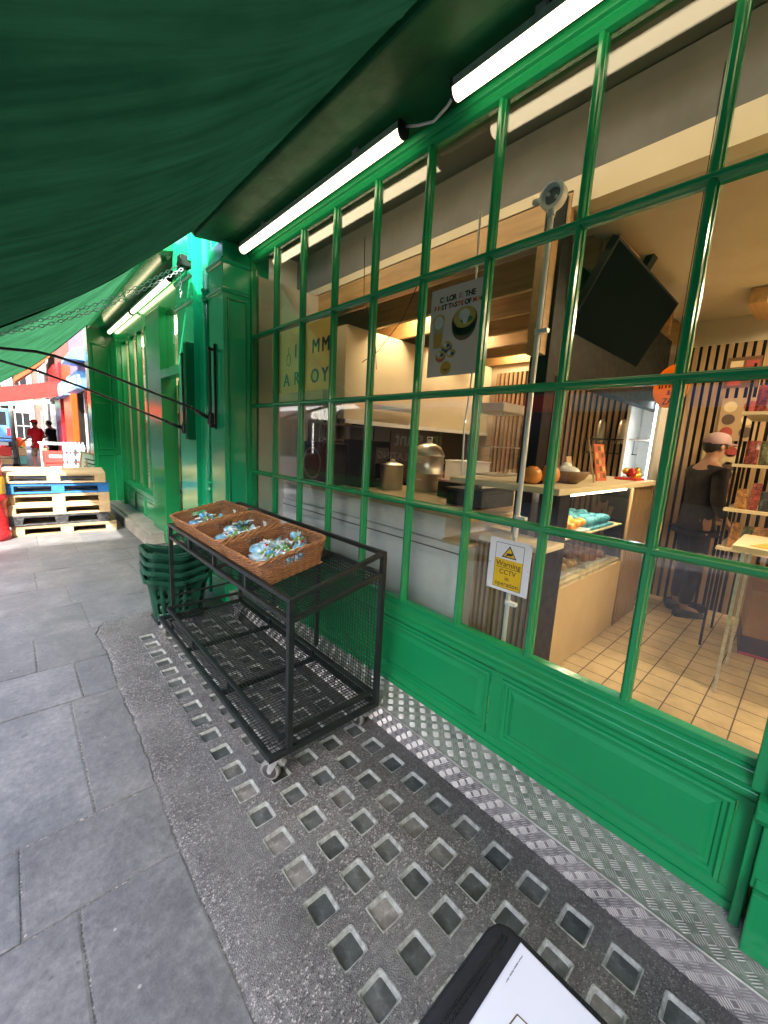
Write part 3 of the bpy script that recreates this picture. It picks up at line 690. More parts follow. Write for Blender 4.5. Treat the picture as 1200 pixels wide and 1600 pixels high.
# ------------------------------------------------------------------ display trolley
def bars(mb, segs, w, m=0):
    for a, b in segs: mb.bar(a, b, w, w, m)
RY0, RY1, RXF, RXB, RXO = 1.385, 3.085, .80, 1.31, .715
tro = thing('display_trolley', 'black steel mesh trolley on castors with a sloping top tray and open lower deck', 'trolley', (0,0,0))
def tz(x): return .752+(x-RXF)/(RXB-RXF)*.105      # height of the sloping tray
def trolley():
    k = M['black_metal']
    w = .026
    for y in (RY0, RY1):
        MB().bar((RXF,y,.165),(RXF,y,tz(RXF)+.078),w).build('post', k, tro, .002); MB().bar((RXB,y,.150),(RXB,y,tz(RXB)+.098),w).build('post', k, tro, .002)
    for y in (RY0+.57, RY1-.57): MB().bar((RXB,y,.235),(RXB,y,tz(RXB)-.012),.022).build('post', k, tro, .002)
    b = MB()
    for x in (RXF, RXB): 
        b.bar((x,RY0+.013,tz(x)),(x,RY1-.013,tz(x)),.022); b.bar((x,RY0-.013,tz(x)+.089 if x == RXF else tz(x)+.109),(x,RY1+.013,tz(x)+.089 if x == RXF else tz(x)+.109),.022)
    for y in (RY0, RY1):
        b.bar((RXF+.013,y,tz(RXF)+.001),(RXB-.013,y,tz(RXB)+.001),.022); b.bar((RXF+.012,y,tz(RXF)+.089),(RXB-.012,y,tz(RXB)+.109),.022)
    for i in (1,2,3): 
        y = RY0+(RY1-RY0)*i/4; b.bar((RXF,y,tz(RXF)+.011),(RXF,y,tz(RXF)+.078),.020)
        b.bar((RXF+.012,y,tz(RXF)-.002),(RXB-.012,y,tz(RXB)-.002),.018)
    b.build('top_tray_frame', k, tro, .002)
    b = MB(); r = .0014; y = RY0+.02
    while y < RY1-.01: b.bar((RXF,y,tz(RXF)+.0125),(RXB,y,tz(RXB)+.0125),2*r); y += .0205
    x = RXF+.02
    while x < RXB-.01: b.bar((x,RY0,tz(x)+.0152),(x,RY1,tz(x)+.0152),2*r); x += .0205
    y = RY0+.02
    while y < RY1-.01: b.bar((RXF-.009,y,tz(RXF)+.01),(RXF-.009,y,tz(RXF)+.08),2*r) if False else None; y += .0205
    b.build('top_mesh', k, tro, fix=False)
    b = MB()
    for x in (RXO, RXB): b.bar((x,RY0-.013,.150),(x,RY1+.013,.150),.026)
    for y in (RY0+.0, RY1): b.bar((RXO+.013,y,.1495),(RXB-.013,y,.1495),.026)
    for y in (RY0+.57, RY1-.57): b.bar((RXO+.013,y,.148),(RXB-.013,y,.148),.024)
    x2 = RXO+.045
    b.bar((x2,RY0+.0,.222),(x2,RY1-.02,.222),.020); b.bar((RXB-.023,RY0+.02,.222),(RXB-.023,RY1-.02,.222),.020)
    for y in (RY0+.012, RY1-.012): b.bar((x2,y,.2215),(RXB-.012,y,.2215),.020)
    for y in (RY0+.57, RY1-.57): b.bar((x2,y,.163),(x2,y,.212),.016); b.bar((RXB-.023,y,.163),(RXB-.023,y,.212),.016)
    b.bar((RXF+.012,RY1,.305),(RXB-.012,RY1,.325),.014)
    b.build('base_frame', k, tro, .002)
    b = MB(); y = RY0+.03
    while y < RY1-.02: b.bar((RXO,y,.1655),(RXB,y,.1655),2*r); y += .0205
    x = RXO+.03
    while x < RXB-.02: b.bar((x,RY0,.1682),(x,RY1,.1682),2*r); x += .0205
    b.build('deck_mesh', k, tro, fix=False)
    b = MB(); y = RY0+.02
    while y < RY1-.01: b.bar((RXB-.004,y,.17),(RXB-.004,y,tz(RXB)),2*r); y += .0215
    z = .19
    while z < .85: b.bar((RXB-.0012,RY0,z),(RXB-.0012,RY1,z),2*r); z += .0215
    b.build('back_mesh', k, tro, fix=False)
    for i, (x, y, a) in enumerate(((RXO+.045,RY0+.035,2.2),(RXB-.045,RY0+.06,1.75),(RXO+.03,RY1+.005,.5),(RXB-.05,RY1-.05,1.2))):
        c = bpy.data.objects.new('castor', None)
        f = MB(); f.box(-.035,.035,-.03,.03,.129,.136); f.lathe([(.024,.118),(.026,.129)], n=16); f.cyl((0,0,.112),(0,0,.13),.022,16)
        for s in (-1,1): f.prism([(-.022,.115),(.020,.115),(.036,.05),(.030,.034),(.018,.036)], 'y', s*.019-.002, s*.019+.002)
        f.box(-.022,.020,-.019,.019,.108,.117); f.cyl((.026,-.024,.045),(.026,.024,.045),.006,10)
        fo = f.build('castor', M['zinc'], tro, .001); fo.location = (x,y,0); fo.rotation_euler = (0,0,a)
        wv = MB(); wv.lathe([(.012,-.016),(.032,-.016),(.034,-.012),(.034,.012),(.032,.016),(.012,.016)], (.026,0,.045), 24, 0, 'y'); wv.lathe([(.033,-.0145),(.041,-.0145),(.045,-.010),(.0455,0),(.045,.010),(.041,.0145),(.033,.0145)], (.026,0,.045), 28, 1, 'y')
        wv.build('wheel', [M['rubber'], M['tread']], fo)
        br = MB(); br.box(-.045,-.02,-.012,.012,.085,.10); br.box(-.03,-.015,-.012,.012,.09,.115); br.build('brake_pedal', M['zinc'], fo, .001)
trolley()

# ------------------------------------------------------------------ wicker trays with little bags
M['wicker'] = wood('willow', (.40,.19,.08), 14, 0, .5, .45)
M['wicker_dark'] = wood('willow_dark', (.31,.14,.06), 14, 0, .5, .4)
M['label'] = pbr('paper_tag', (.75,.74,.70), .6, 0, .05)
BW, BD, BH = .40, .43, .135     # x, y, height
def rrect(hx, hy, rc, n, jit=0):
    """n points round a rounded rectangle"""
    segs = []; pts = []
    for cx, cy, a0 in ((1,1,0),(-1,1,90),(-1,-1,180),(1,-1,270)):
        for i in range(9):
            a = math.radians(a0+90*i/8); pts.append(Vector((cx*(hx-rc)+rc*math.cos(a), cy*(hy-rc)+rc*math.sin(a), 0)))
    pts.append(pts[0]); L = [0]
    for a, b in zip(pts, pts[1:]): L.append(L[-1]+(b-a).length)
    out = []; j = 0
    for i in range(n):
        d = L[-1]*i/n
        while L[j+1] < d: j += 1
        f = (d-L[j])/max(1e-9, L[j+1]-L[j]); p = pts[j].lerp(pts[j+1], f); tn = (pts[j+1]-pts[j]).normalized()
        out.append((p, Vector((tn.y, -tn.x, 0))))
    return out
def wicker_mesh():
    b = MB(); ns = 64; per = 5; n = ns*per
    rows = 21
    for r in range(rows):
        z = .006+r*(BH-.012)/(rows-1); t = z/BH; hx = BW/2-.035*(1-t); hy = BD/2-.032*(1-t)
        ring = rrect(hx, hy, .045, n); path = []; runs = []
        ph = (r % 2)*PI
        for i, (p, nn) in enumerate(ring):
            q = p + nn*(.0035*math.sin(PI*i/per+ph)) + Vector((0,0,z+.0008*math.sin(i*.9+r)))
            hole = abs(p.y) > hy*.9 and abs(p.x) < .048 and .078 < z < .112
            if hole:
                if path: runs.append(path); path = []
            else: path.append(q)
        if path: runs.append(path)
        if len(runs) > 1 and r and not (abs(ring[0][0].y) > hy*.9 and abs(ring[0][0].x) < .048):
            runs[-1] = runs[-1]+runs[0]; runs = runs[1:]
        elif len(runs) == 1: b.tube(runs[0], .0034, 5, r % 2, False, True); continue
        for q in runs: b.tube(q, .0034, 5, r % 2, True)
    for i in range(ns):
        pa = rrect(BW/2-.035, BD/2-.032, .045, ns)[i][0]; pb = rrect(BW/2, BD/2, .045, ns)[i][0]
        b.tube([pa+Vector((0,0,0)), pb+Vector((0,0,BH))], .0026, 5, 1)
    # plaited rim: two twisted strands
    ring = rrect(BW/2, BD/2, .045, 160)
    for ph in (0, PI):
        b.tube([p + nn*.0055*math.cos(i*.62+ph) + Vector((0,0,BH+.003+.0055*math.sin(i*.62+ph))) for i, (p, nn) in enumerate(ring)], .0058, 6, 0, False, True)
    # woven floor
    hx, hy = BW/2-.036, BD/2-.033; y = -hy; k = 0
    while y < hy:
        b.tube([(-hx+2*hx*i/30, y, .007+.0025*math.sin(i*1.05+(k % 2)*PI)) for i in range(31)], .0038, 5, k % 2); y += .0085; k += 1
    return b
root0 = None
tilt = math.atan2(.105, RXB-RXF)
baskets = []
bl = ['nearest wicker tray on the trolley, full of blue bags, most of its inside in view', 'middle wicker tray of the three on the trolley', 'farthest wicker tray, beside the far end of the trolley']
wm = wicker_mesh()
for i, (y, rz) in enumerate(((1.905,.02),(2.385,-.01),(2.855,.03))):
    if i == 0:
        t = thing('wicker_tray', bl[i], 'basket', (0,0,0), 0, 'wicker trays on the trolley'); w0 = wm.build('woven_body', [M['wicker'], M['wicker_dark']], t, fix=False)
        lb = MB(); lb.box(BW/2-.022,BW/2-.0195,-.03,.015,.065,.108); lb.build('price_tag', M['label'], t); root0 = t
    else: t = copy_tree(root0); t['label'] = bl[i]
    xc = RXF+.022+BW/2*math.cos(tilt); t.location = (xc, y, tz(xc)+.021); t.rotation_euler = (0,-tilt,rz); baskets.append(t)
def plastic(name, col, rough=.22):
    m, t, b = newmat(name); v = coord(t); n = noise_tex(t, v, 26, 4, .6); c = ramp(t, n.outputs[0], [(.32, mul(col,.75)), (.48, col), (.60, (.85,.90,.92))])
    t.links.new(c, b.inputs['Base Color']); b.inputs['Roughness'].default_value = rough; b.inputs['Transmission Weight'].default_value = .12
    b.inputs['Coat Weight'].default_value = .5; bump(t, b, noise_tex(t, v, 60, 5, .7).outputs[0], .5, .01); return m
M['bag1'] = plastic('blue_cellophane', (.26,.60,.82)); M['bag2'] = plastic('pale_blue_cellophane', (.55,.78,.88)); M['bag3'] = plastic('deep_blue_cellophane', (.12,.42,.72))
M['leaf'] = pbr('green_tie', (.16,.36,.06), .45); M['stick'] = pbr('white_stick', (.8,.8,.76), .4, 0, .04); M['red'] = pbr('red_plastic', (.55,.02,.02), .4)
def bag_proto(mat, seed):
    o = bpy.data.objects.new('sweet_bag', None); C.objects.link(o); r = random.Random(seed)
    b = MB(); n = 20; k = 12; vs = []; fs = []
    for i in range(k+1):
        t = PI*i/k
        for j in range(n):
            a = 2*PI*j/n; p = Vector((math.sin(t)*math.cos(a), math.sin(t)*math.sin(a), math.cos(t)))
            q = 1+.24*noise.noise(p*1.7+Vector((seed*3.1,0,0)))+.13*noise.noise(p*4.5+Vector((0,seed,0)))+.06*math.sin(a*9+seed)*max(0,math.sin(t))
            vs.append((p.x*.043*q, p.y*.037*q, .024+p.z*.019*q))
    for i in range(k):
        for j in range(n): fs.append((i*n+j,(i+1)*n+j,(i+1)*n+(j+1)%n,i*n+(j+1)%n))
    b.add(vs, fs, 0, True)
    # crimped neck of the bag
    nk = []
    for j in range(12):
        a = 2*PI*j/12; nk.append((.045+.0, .010*math.cos(a), .044+.006*math.sin(a)))
    f2 = [(.075+.004*(j % 2), .024*math.cos(2*PI*j/12), .052+.013*math.sin(2*PI*j/12)+.005*(j % 3)) for j in range(12)]
    f0 = [(.026, .016*math.cos(2*PI*j/12), .040+.013*math.sin(2*PI*j/12)) for j in range(12)]
    b.add(f0+nk+f2, [(q*12+j,q*12+(j+1)%12,(q+1)*12+(j+1)%12,(q+1)*12+j) for q in (0,1) for j in range(12)], 0, True)
    b.build('bag_body', mat, o)
    s = MB(); s.tube([(.0,.010,.048),(.098,-.014,.064)], .0030, 8); s.build('stick', M['stick'], o)
    g = MB(); g.tube([(.040,.014,.044),(.052,.0,.058),(.040,-.014,.046),(.05,-.03,.055)], [.005,.007,.005,.002], 6)
    g.add([(.03,.0,.054),(.042,.010,.057),(.036,.022,.052),(.022,.012,.054),(.03,.0,.056),(.042,.010,.059),(.036,.022,.054),(.022,.012,.056)], [(0,1,2,3),(7,6,5,4),(0,4,5,1),(1,5,6,2),(2,6,7,3),(3,7,4,0)]); g.build('tie', M['leaf'], o)
    rd = MB(); rd.ball((.03,-.012,.046),.006,8); rd.build('stopper', M['red'], o)
    return o
protos = [bag_proto(M['bag1'],1), bag_proto(M['bag2'],2), bag_proto(M['bag3'],3), bag_proto(M['bag1'],4)]
BG = 'bags of blue sweets in the wicker trays'
names = ['nearest', 'middle', 'farthest']; used = set(); br = random.Random(5)
lay = [[(-.11,-.12),(-.03,-.13),(.05,-.10),(-.10,-.04),(-.02,-.05),(.06,-.02),(-.09,.05),(-.01,.04),(.10,-.14),(-.05,.11)],
       [(-.11,-.10),(-.03,-.11),(.05,-.08),(-.10,-.01),(-.02,-.02),(.06,.0),(-.09,.08),(-.01,.07),(.05,.08)],
       [(-.11,-.06),(-.04,-.08),(-.10,.03),(-.03,.02),(-.09,.1)]]
mnames = ['bright blue', 'pale blue', 'deep blue', 'mid blue']
for bi, spots in enumerate(lay):
    Mx = Matrix.Translation(baskets[bi].location) @ baskets[bi].rotation_euler.to_matrix().to_4x4()
    for k, (x, y) in enumerate(spots):
        q = br.randrange(4); o = protos[q] if q not in used else copy_tree(protos[q]); used.add(q)
        two = k > len(spots)-3 and bi < 2
        o.location = Mx @ Vector((x*.86, y*.86, .022+(.034 if two else 0)+br.uniform(0,.012)))
        o.rotation_euler = (br.uniform(-.2,.2), br.uniform(-.2,.1), math.atan2(-y,-x+.04)+br.uniform(-.9,.9)); o.scale = (1.42,1.42,1.3)
        tag(o, 'small %s cellophane bag with green tie and white stick in the %s wicker tray' % (mnames[q], names[bi]), 'sweet bag', BG)
for q in range(4):
    if q not in used: tag(protos[q], 'blue cellophane bag', 'sweet bag', BG); protos[q].location = Mx @ Vector((.05,.02,.015))

# ------------------------------------------------------------------ stack of plastic shopping baskets
M['basket_green'] = pbr('dark_green_plastic', (.008,.060,.036), .38, 0, .2, 12, 60, .06)
def shop_basket():
    o = bpy.data.objects.new('shopping_basket', None); C.objects.link(o)
    b = MB(); n = 96; H = .36
    lev = [(0,.170,.122),(.02,.172,.124),(.06,.178,.129),(.10,.184,.134),(.15,.191,.140),(.19,.196,.145),(.23,.200,.148),(.27,.210,.156),(.315,.222,.166),(.36,.232,.174)]
    rings = []
    for z, hx, hy in lev:
        rg = rrect(hx, hy, .055, n); t = z/H
        # the long sides dip in the middle
        rings.append([p+Vector((0,0,z - (.045*t*t*(math.cos(PI*p.x/(2*hx))**2) if abs(p.y) > hy*.5 else 0))) for p, nn in rg])
    vs = [v for r in rings for v in r]; fs = []
    for i in range(len(lev)-1):
        for j in range(n):
            slot = (i in (2,3,5,6)) and (j % 4 in (1,2)) and (j//4) % 3 != 0
            if slot: continue
            fs.append((i*n+j, i*n+(j+1)%n, (i+1)*n+(j+1)%n, (i+1)*n+j))
    fs.append(tuple(reversed(range(n))))
    b.add(vs, fs, 0, True); body = b.build('body', M['basket_green'], o)
    md = body.modifiers.new('shell', 'SOLIDIFY'); md.thickness = .003
    r = MB(); top = rings[-1]
    out = [p+nn*.014 for (p, nn) in rrect(.232,.174,.055,n)]
    prof = []
    for j in range(n):
        t = top[j]; oo = Vector((out[j].x, out[j].y, t.z)); prof.append([t+Vector((0,0,-.004)), t+Vector((0,0,.004)), oo+Vector((0,0,.003)), oo+Vector((0,0,-.028)), oo+Vector((0,0,-.028))-(oo-t)*.25, oo+Vector((0,0,-.004))-(oo-t)*.25])
    r.add([v for q in prof for v in q], [(j*6+k, j*6+(k+1)%6, ((j+1)%n)*6+(k+1)%6, ((j+1)%n)*6+k) for j in range(n) for k in range(6)], 0, False)
    r.build('rim', M['basket_green'], o)
    for s in (-1, 1):
        h = MB(); h.tube([(-.19,s*.150,H+.003),(-.13,s*.125,H+.001-.03),(0,s*.118,H-.05),(.13,s*.125,H-.03),(.19,s*.150,H+.003)], .008, 8); h.build('handle', M['basket_green'], o)
    return o
sb0 = None; L4 = ['dark green shopping basket at the bottom of the stack', 'dark green shopping basket second from the bottom of the stack', 'dark green shopping basket second from the top of the stack', 'dark green shopping basket on top of the stack']
for i in range(4):
    o = shop_basket() if i == 0 else copy_tree(sb0)
    if i == 0: sb0 = o
    o.location = (.915+.004*i, 3.40+.006*i, .035+.066*i); o.rotation_euler = (0,0,-.12+.025*i); tag(o, L4[i], 'shopping basket', 'nested shopping baskets behind the trolley')
dl = tag(MB().box(.74,1.09,3.30,3.50,.002,.034).build('basket_stand', M['black_metal'], None, .006), 'low black stand under the stack of green shopping baskets', 'stand')

# ------------------------------------------------------------------ zipped folder held out below the camera
M['nylon'] = pbr('black_nylon', (.018,.020,.026), .75, 0, .3, 30, 900, .25)
M['paper'] = pbr('cool_white_paper', (.70,.73,.80), .6, 0, .03)
M['ink'] = pbr('grey_ink', (.13,.12,.14), .6); M['brown_ink'] = pbr('brown_ink', (.12,.08,.05), .6)
fo = thing('zip_folder', 'open black zipped folder holding a sheet of white paper at the bottom edge', 'folder', (.354,.133,1.0))
def folder():
    b = MB(); pts = []
    def rr(x0, x1, y0, y1, rc, n=6):
        out = []
        for cx, cy, a0 in ((x1-rc,y1-rc,0),(x0+rc,y1-rc,90),(x0+rc,y0+rc,180),(x1-rc,y0+rc,270)):
            for i in range(n+1):
                a = math.radians(a0+90*i/n); out.append((cx+rc*math.cos(a), cy+rc*math.sin(a)))
        return out
    o1 = rr(-.24,.007,-.31,.030,.018); o2 = rr(-.237,.003,-.308,.027,.017)
    lv = [(o2,-.030),(o1,-.026),(o1,-.012),(o2,-.009)]
    vs = [(x,y,z) for o, z in lv for x, y in o]; n = len(o1)
    b.add(vs, [(k*n+i,k*n+(i+1)%n,(k+1)*n+(i+1)%n,(k+1)*n+i) for k in range(3) for i in range(n)]+[tuple(reversed(range(n))), tuple(range(3*n,4*n))], 0, True)
    b.tube([(-.24,.031,-.014),(-.01,.031,-.014),(.004,.02,-.014),(.0085,0,-.014),(.0085,-.30,-.014)], .0012, 6)
    b.build('cover', M['nylon'], fo, fix=False)
    z = MB()
    for a, c in (((-.24,.012,-.0075),(-.004,.012,-.0075)),((-.24,.0165,-.0075),(-.006,.0165,-.0075)),((.0035,.008,-.009),(.0035,-.30,-.009))):
        a = Vector(a); c = Vector(c); k = int((c-a).length/.0024)
        for i in range(k): p = a.lerp(c, i/k); z.box(p.x-.0007,p.x+.0007,p.y-.0011,p.y+.0011,p.z-.0015,p.z+.0008)
    z.build('zip', M['black_metal'], fo)
    for i in range(3):
        p = MB(); e = i*.0009; p.box(-.215+e,0-e*1.2,-.297,0-e*.8,-.0075+.001*i,-.0067+.001*i); po = p.build('sheet', M['paper'], fo)
    q = MB(); a = Vector((-.042,-.0075,-.0044)); r = random.Random(4)
    for k in range(34):
        if k % 9 == 6: continue
        q.box(a.x+k*.00095, a.x+k*.00095+.0006, a.y-r.uniform(.0002,.0007), a.y+r.uniform(.0002,.0009), a.z, a.z+.0001)
    q.build('printed_line', M['ink'], fo)
    q2 = MB()
    for a, c in (((-.054,-.026),(-.068,-.0245)),((-.054,-.026),(-.0525,-.040))): q2.bar((a[0],a[1],-.0046),(c[0],c[1],-.0046),.0011,.0003)
    q2.build('printed_mark', M['brown_ink'], fo)
folder()
# ------------------------------------------------------------------ inside the shop
def tile_mat():
    m, t, b = newmat('beige_floor_tiles'); v = coord(t)
    br = N(t, 'ShaderNodeTexBrick', iScale=1.0, offset=0.0); br.inputs['Brick Width'].default_value = .145; br.inputs['Row Height'].default_value = .145; br.inputs['Mortar Size'].default_value = .0035
    br.inputs['Color1'].default_value = (.60,.47,.29,1); br.inputs['Color2'].default_value = (.54,.42,.26,1); br.inputs['Mortar'].default_value = (.07,.05,.035,1)
    mp = N(t, 'ShaderNodeMapping'); mp.inputs['Location'].default_value = (.02,.045,0); t.links.new(v, mp.inputs[0]); t.links.new(mp.outputs[0], br.inputs[0])
    n = noise_tex(t, v, 5, 7, .7); f = ramp(t, n.outputs[0], [(.28,(.7,.68,.64)),(.6,(1.08,1.06,1.02))])
    mx = N(t, 'ShaderNodeMixRGB', blend_type='MULTIPLY', i0=1.0); t.links.new(br.outputs[0], mx.inputs[1]); t.links.new(f, mx.inputs[2]); t.links.new(mx.outputs[0], b.inputs['Base Color'])
    b.inputs['Roughness'].default_value = .38; bump(t, b, br.outputs['Fac'], -.3, .003); return m
M['tiles'] = tile_mat()
M['cream'] = pbr('cream_board', (.62,.52,.34), .55, 0, .05, 3); M['plaster'] = pbr('grey_plaster', (.13,.12,.10), .75, 0, .12, 4)
M['ceil'] = pbr('warm_ceiling', (.50,.42,.30), .7, 0, .1, 2); M['pine'] = wood('pine_joist', (.44,.26,.10), 5, 1, .5, .32); M['pine_x'] = wood('pine_board', (.44,.26,.10), 5, 0, .5, .3)
M['slatw'] = wood('slat_oak', (.40,.26,.13), 7, 2, .5, .2); M['brown'] = wood('brown_board', (.36,.22,.11), 4, 2, .5, .15); M['beige'] = pbr('beige_laminate', (.50,.37,.20), .4, 0, .06, 2)
M['dark'] = pbr('satin_black', (.011,.010,.009), .45, 0, .3, spec=.12); M['screen'] = pbr('switched_off_screen', (.005,.005,.0055), .3, 0, .1, spec=.0)
M['lamp3'] = emit('lit_kitchen_panel', (1, .78, .5), 8); M['window_fill'] = emit('window_fill_glow', (1, .76, .48), 4.2); M['lamp'] = emit('lit_panel', (1, .76, .46), 14)
M['greige'] = pbr('greige_board', (.62,.57,.47), .6, 0, .08, 3)
def room():
    mb = MB(); mb.box(1.62,8.85,-2.45,3.80,.10,.15); tag(mb.build('floor', M['tiles']), kind='structure')
    mb = MB(); mb.box(1.62,2.2,-2.45,3.8,3.2,3.29); tag(mb.build('ceiling', M['plaster']), kind='structure')
    mb = MB(); mb.box(2.2,2.3,-2.45,1.075,2.735,2.872); mb.box(2.21,2.3,-2.45,3.8,2.872,3.2,1); mb.box(2.3,8.85,-2.45,1.10,2.74,2.82,2); mb.box(2.3,8.85,1.10,3.8,2.80,2.86,2); mb.box(2.2,2.22,1.075,3.8,2.815,2.872)
    tag(mb.build('dropped_ceiling', [M['cream'], M['plaster'], M['ceil']]), kind='structure')
    jr = random.Random(2)
    for i, x in enumerate((2.205,2.62,3.03,3.44,3.85,4.26,4.67)):
        o = MB().box(x,x+.045,1.08,3.79,2.655 if i == 0 else 2.56,2.81 if i == 0 else 2.775).build('ceiling_joist', M['pine'], None, .003)
        tag(o, ['front pine joist running along the top of the window under the cream edge','second pine joist from the window over the kitchen','third pine joist from the window over the kitchen','fourth pine joist from the window over the kitchen','fifth pine joist from the window over the kitchen','sixth pine joist from the window over the kitchen','pine joist farthest from the window over the kitchen'][i], 'joist', 'pine joists over the kitchen')
    fr = thing('partition', 'black steel post and bulkhead dividing the kitchen from the customer side', 'partition')
    b = MB(); b.box(2.19,2.30,1.10,1.21,.15,2.80); b.build('post', M['dark'], fr, .003)
    b = MB(); b.box(2.30,4.55,1.115,1.19,1.93,2.56); b.build('bulkhead', M['dark'], fr, .003)
    b = MB(); b.box(2.12,2.19,1.12,1.20,2.02,2.6); b.build('side_plate', M['pine_x'], fr, .003)
    # conduit
    cd = thing('conduit', 'white upright conduit with a round junction box inside the window', 'conduit', (1.72,.925,.15))
    MB().tube([(0,0,0),(0,0,2.33)], .0115, 12).build('pipe', M['white'], cd)
    b = MB(); b.lathe([(0,-.002),(.036,-.002),(.040,-.022),(.049,-.022),(.052,-.016),(.052,.02),(0,.02)], (0,0,2.385), 28, 0, 'x', False); b.tube([(0,0,2.31),(0,0,2.345)], .016, 12); b.tube([(.0,.045,2.385),(.0,.085,2.39)], .013, 10); j = b.build('junction_box', M['white'], cd)
    q = MB(); q.lathe([(0,-.006),(.033,-.0025)], (0,0,2.385), 22, 0, 'x'); q.lathe([(0,-.012),(.007,-.011),(.007,-.003)], (0,.018,2.395), 10, 1, 'x'); q.lathe([(0,-.012),(.007,-.011),(.007,-.003)], (0,-.018,2.375), 10, 1, 'x'); q.build('socket', [pbr('grey_socket', (.10,.11,.12), .5), M['white']], j, fix=False)
    for z in (.62, 1.04, 1.62, 1.86):
        b = MB(); b.tube([(0,0,z-.012),(0,0,z+.012)], .015, 12); b.box(-.012,.012,-.045,-.010,z-.008,z+.008); b.build('saddle', M['white'], cd)
    tag(MB().tube([(1.74,1.30,2.62),(1.75,1.30,2.3),(1.76,1.27,2.05),(1.78,1.3,1.8),(1.8,1.33,1.6),(1.8,1.32,1.35)], .005, 8).build('hanging_cable', M['white_matt']), 'white cable hanging inside the window left of the conduit', 'cable')
    for i, pts in enumerate(([(1.70,1.62,2.72),(1.71,1.60,2.45),(1.70,1.75,2.2),(1.7,1.95,2.05),(1.7,2.1,2.0)], [(1.72,2.15,2.75),(1.71,2.12,2.4),(1.72,2.0,2.1),(1.72,1.98,1.95)])):
        tag(MB().tube(pts, .0022, 6).build('thin_wire', M['dark']), ['thin dark wire looping across the panes left of the poster','thin dark wire hanging down beside the yellow banner panes'][i], 'wire')
    wl_ = thing('window_fill_strip', 'added strip light hidden behind the frieze to brighten the joist and banner', 'lamp', (1.68,1.3,3.15)); MB().box(-.03,.03,-1.9,1.9,0,.04).build('housing', M['white'], wl_); MB().box(-.025,.025,-1.88,1.88,-.012,-.0005).build('diffuser', M['window_fill'], wl_)  # strip added out of sight to brighten the front joist and banner
    # walls
    wl = tag(MB().box(1.62,2.28,3.40,3.46,.15,2.80).build('side_wall', M['greige']), 'pale boarded wall at the far end inside the window', 'wall')
    hd = thing('kitchen_hood', 'long cream boxed hood over the kitchen worktop', 'hood')
    MB().box(2.33,5.62,3.12,3.79,1.705,2.545).build('casing', M['cream'], hd, .004)
    MB().box(2.34,5.6,3.10,3.12,1.665,1.705).build('trim', M['white_matt'], hd)
    MB().box(2.34,5.60,3.42,3.46,.15,1.70).build('backsplash', M['backs'], hd)
    MB().box(5.62,5.70,1.2,3.79,.15,2.8).build('end_wall', M['cream'], hd)
    ft = thing('wall_fitting', 'grey strip fitting on the underside of the cream hood', 'fitting'); MB().box(2.62,3.25,3.07,3.10,1.83,1.87).build('strip', M['steel'], ft)
    # white cabinets along the window
    cb = thing('white_cabinet', 'white boarded back of the kitchen counter close behind the lower panes', 'cabinet')
    MB().box(1.86,2.50,1.285,3.395,.15,.935).build('carcass', M['white_matt'], cb, .003)
    MB().box(1.868,2.48,1.46,3.395,.943,1.085).build('upstand', M['white_matt'], cb, .003)
    MB().box(1.855,2.7,1.27,3.395,1.088,1.118).box(1.85,2.5,1.27,1.46,.938,.962).build('worktop', M['beige'], cb, .003)
    MB().box(1.857,1.8595,1.30,3.39,.885,.893).build('seam', M['plaster'], cb)
    sl = thing('slatted_counter_end', 'dark counter end clad in upright brown slats below the warning sign', 'counter')
    MB().box(1.965,2.16,.90,1.282,.15,.985).build('carcass', M['dark'], sl)
    b = MB(); y = .915
    while y < 1.27: b.box(1.945,1.967,y,y+.018,.152,.98); y += .032
    b.build('slats', M['slatw'], sl)
    MB().box(1.93,2.18,.88,1.262,.987,1.015).build('top', M['cream'], sl, .003)
    # serving counter with a glass display
    sc = thing('serving_counter', 'serving counter with beige front, glass display and pale top', 'counter')
    MB().box(2.17,2.31,.93,1.05,.15,1.275).build('end_panel', M['dark'], sc, .003)
    MB().box(2.312,3.42,.935,1.55,.16,.70).build('front_panel', M['beige'], sc, .003)
    MB().box(2.312,3.42,.95,1.55,.15,.16).build('kick', M['dark'], sc)
    MB().box(2.31,3.42,1.52,1.55,.70,1.27).box(2.31,3.42,.95,1.52,.70,.72).box(2.31,3.42,.97,1.5,.98,.99).build('display_shelf', M['cream'], sc)
    MB().box(2.31,3.42,.936,.940,.70,1.27).build('display_glass', M['glass'], sc)
    MB().box(2.34,3.40,.97,.99,1.25,1.262).build('display_fill', emit('display_fill_glow', (1,.85,.6), 9.0), sc)  # glowing strip added to brighten the food on display
    MB().box(2.08,4.02,.90,1.62,1.276,1.312).build('countertop', M['cream'], sc, .004)
    MB().box(3.44,3.98,.955,1.55,.15,1.274).build('end_block', M['dark'], sc)
    b = MB(); x = 3.445
    while x < 3.97: b.box(x,x+.022,.930,.956,.16,1.27); x += .044
    b.build('end_slats', M['slatw'], sc)
    # back walls with slats
    def slat_wall(name, label, x, y0, y1, z0, z1):
        o = thing(name, label, 'wall panel'); MB().box(x,x+.03,y0,y1,z0,z1).build('backing', M['dark'], o)
        b = MB(); y = y0+.01
        while y < y1-.03: b.box(x-.02,x+.001,y,y+.034,z0+.002,z1-.002); y += .06
        b.build('slats', M['slatw'], o)
    slat_wall('slat_wall', 'oak slat wall behind the person in the pink cap', 4.62, -.6, 1.04, .15, 2.5)
    slat_wall('slat_wall', 'oak slat wall behind the counter with the metal shakers', 4.66, 1.32, 3.0, .15, 2.45)
    MB_ = MB().box(4.72,4.8,-2.45,3.79,.15,2.85).build('back_wall', M['ceil']); tag(MB_, 'warm plain wall at the back of the shop', 'wall')
    fg = thing('glass_fridge', 'white upright fridge with bright shelves between the slat walls', 'fridge')
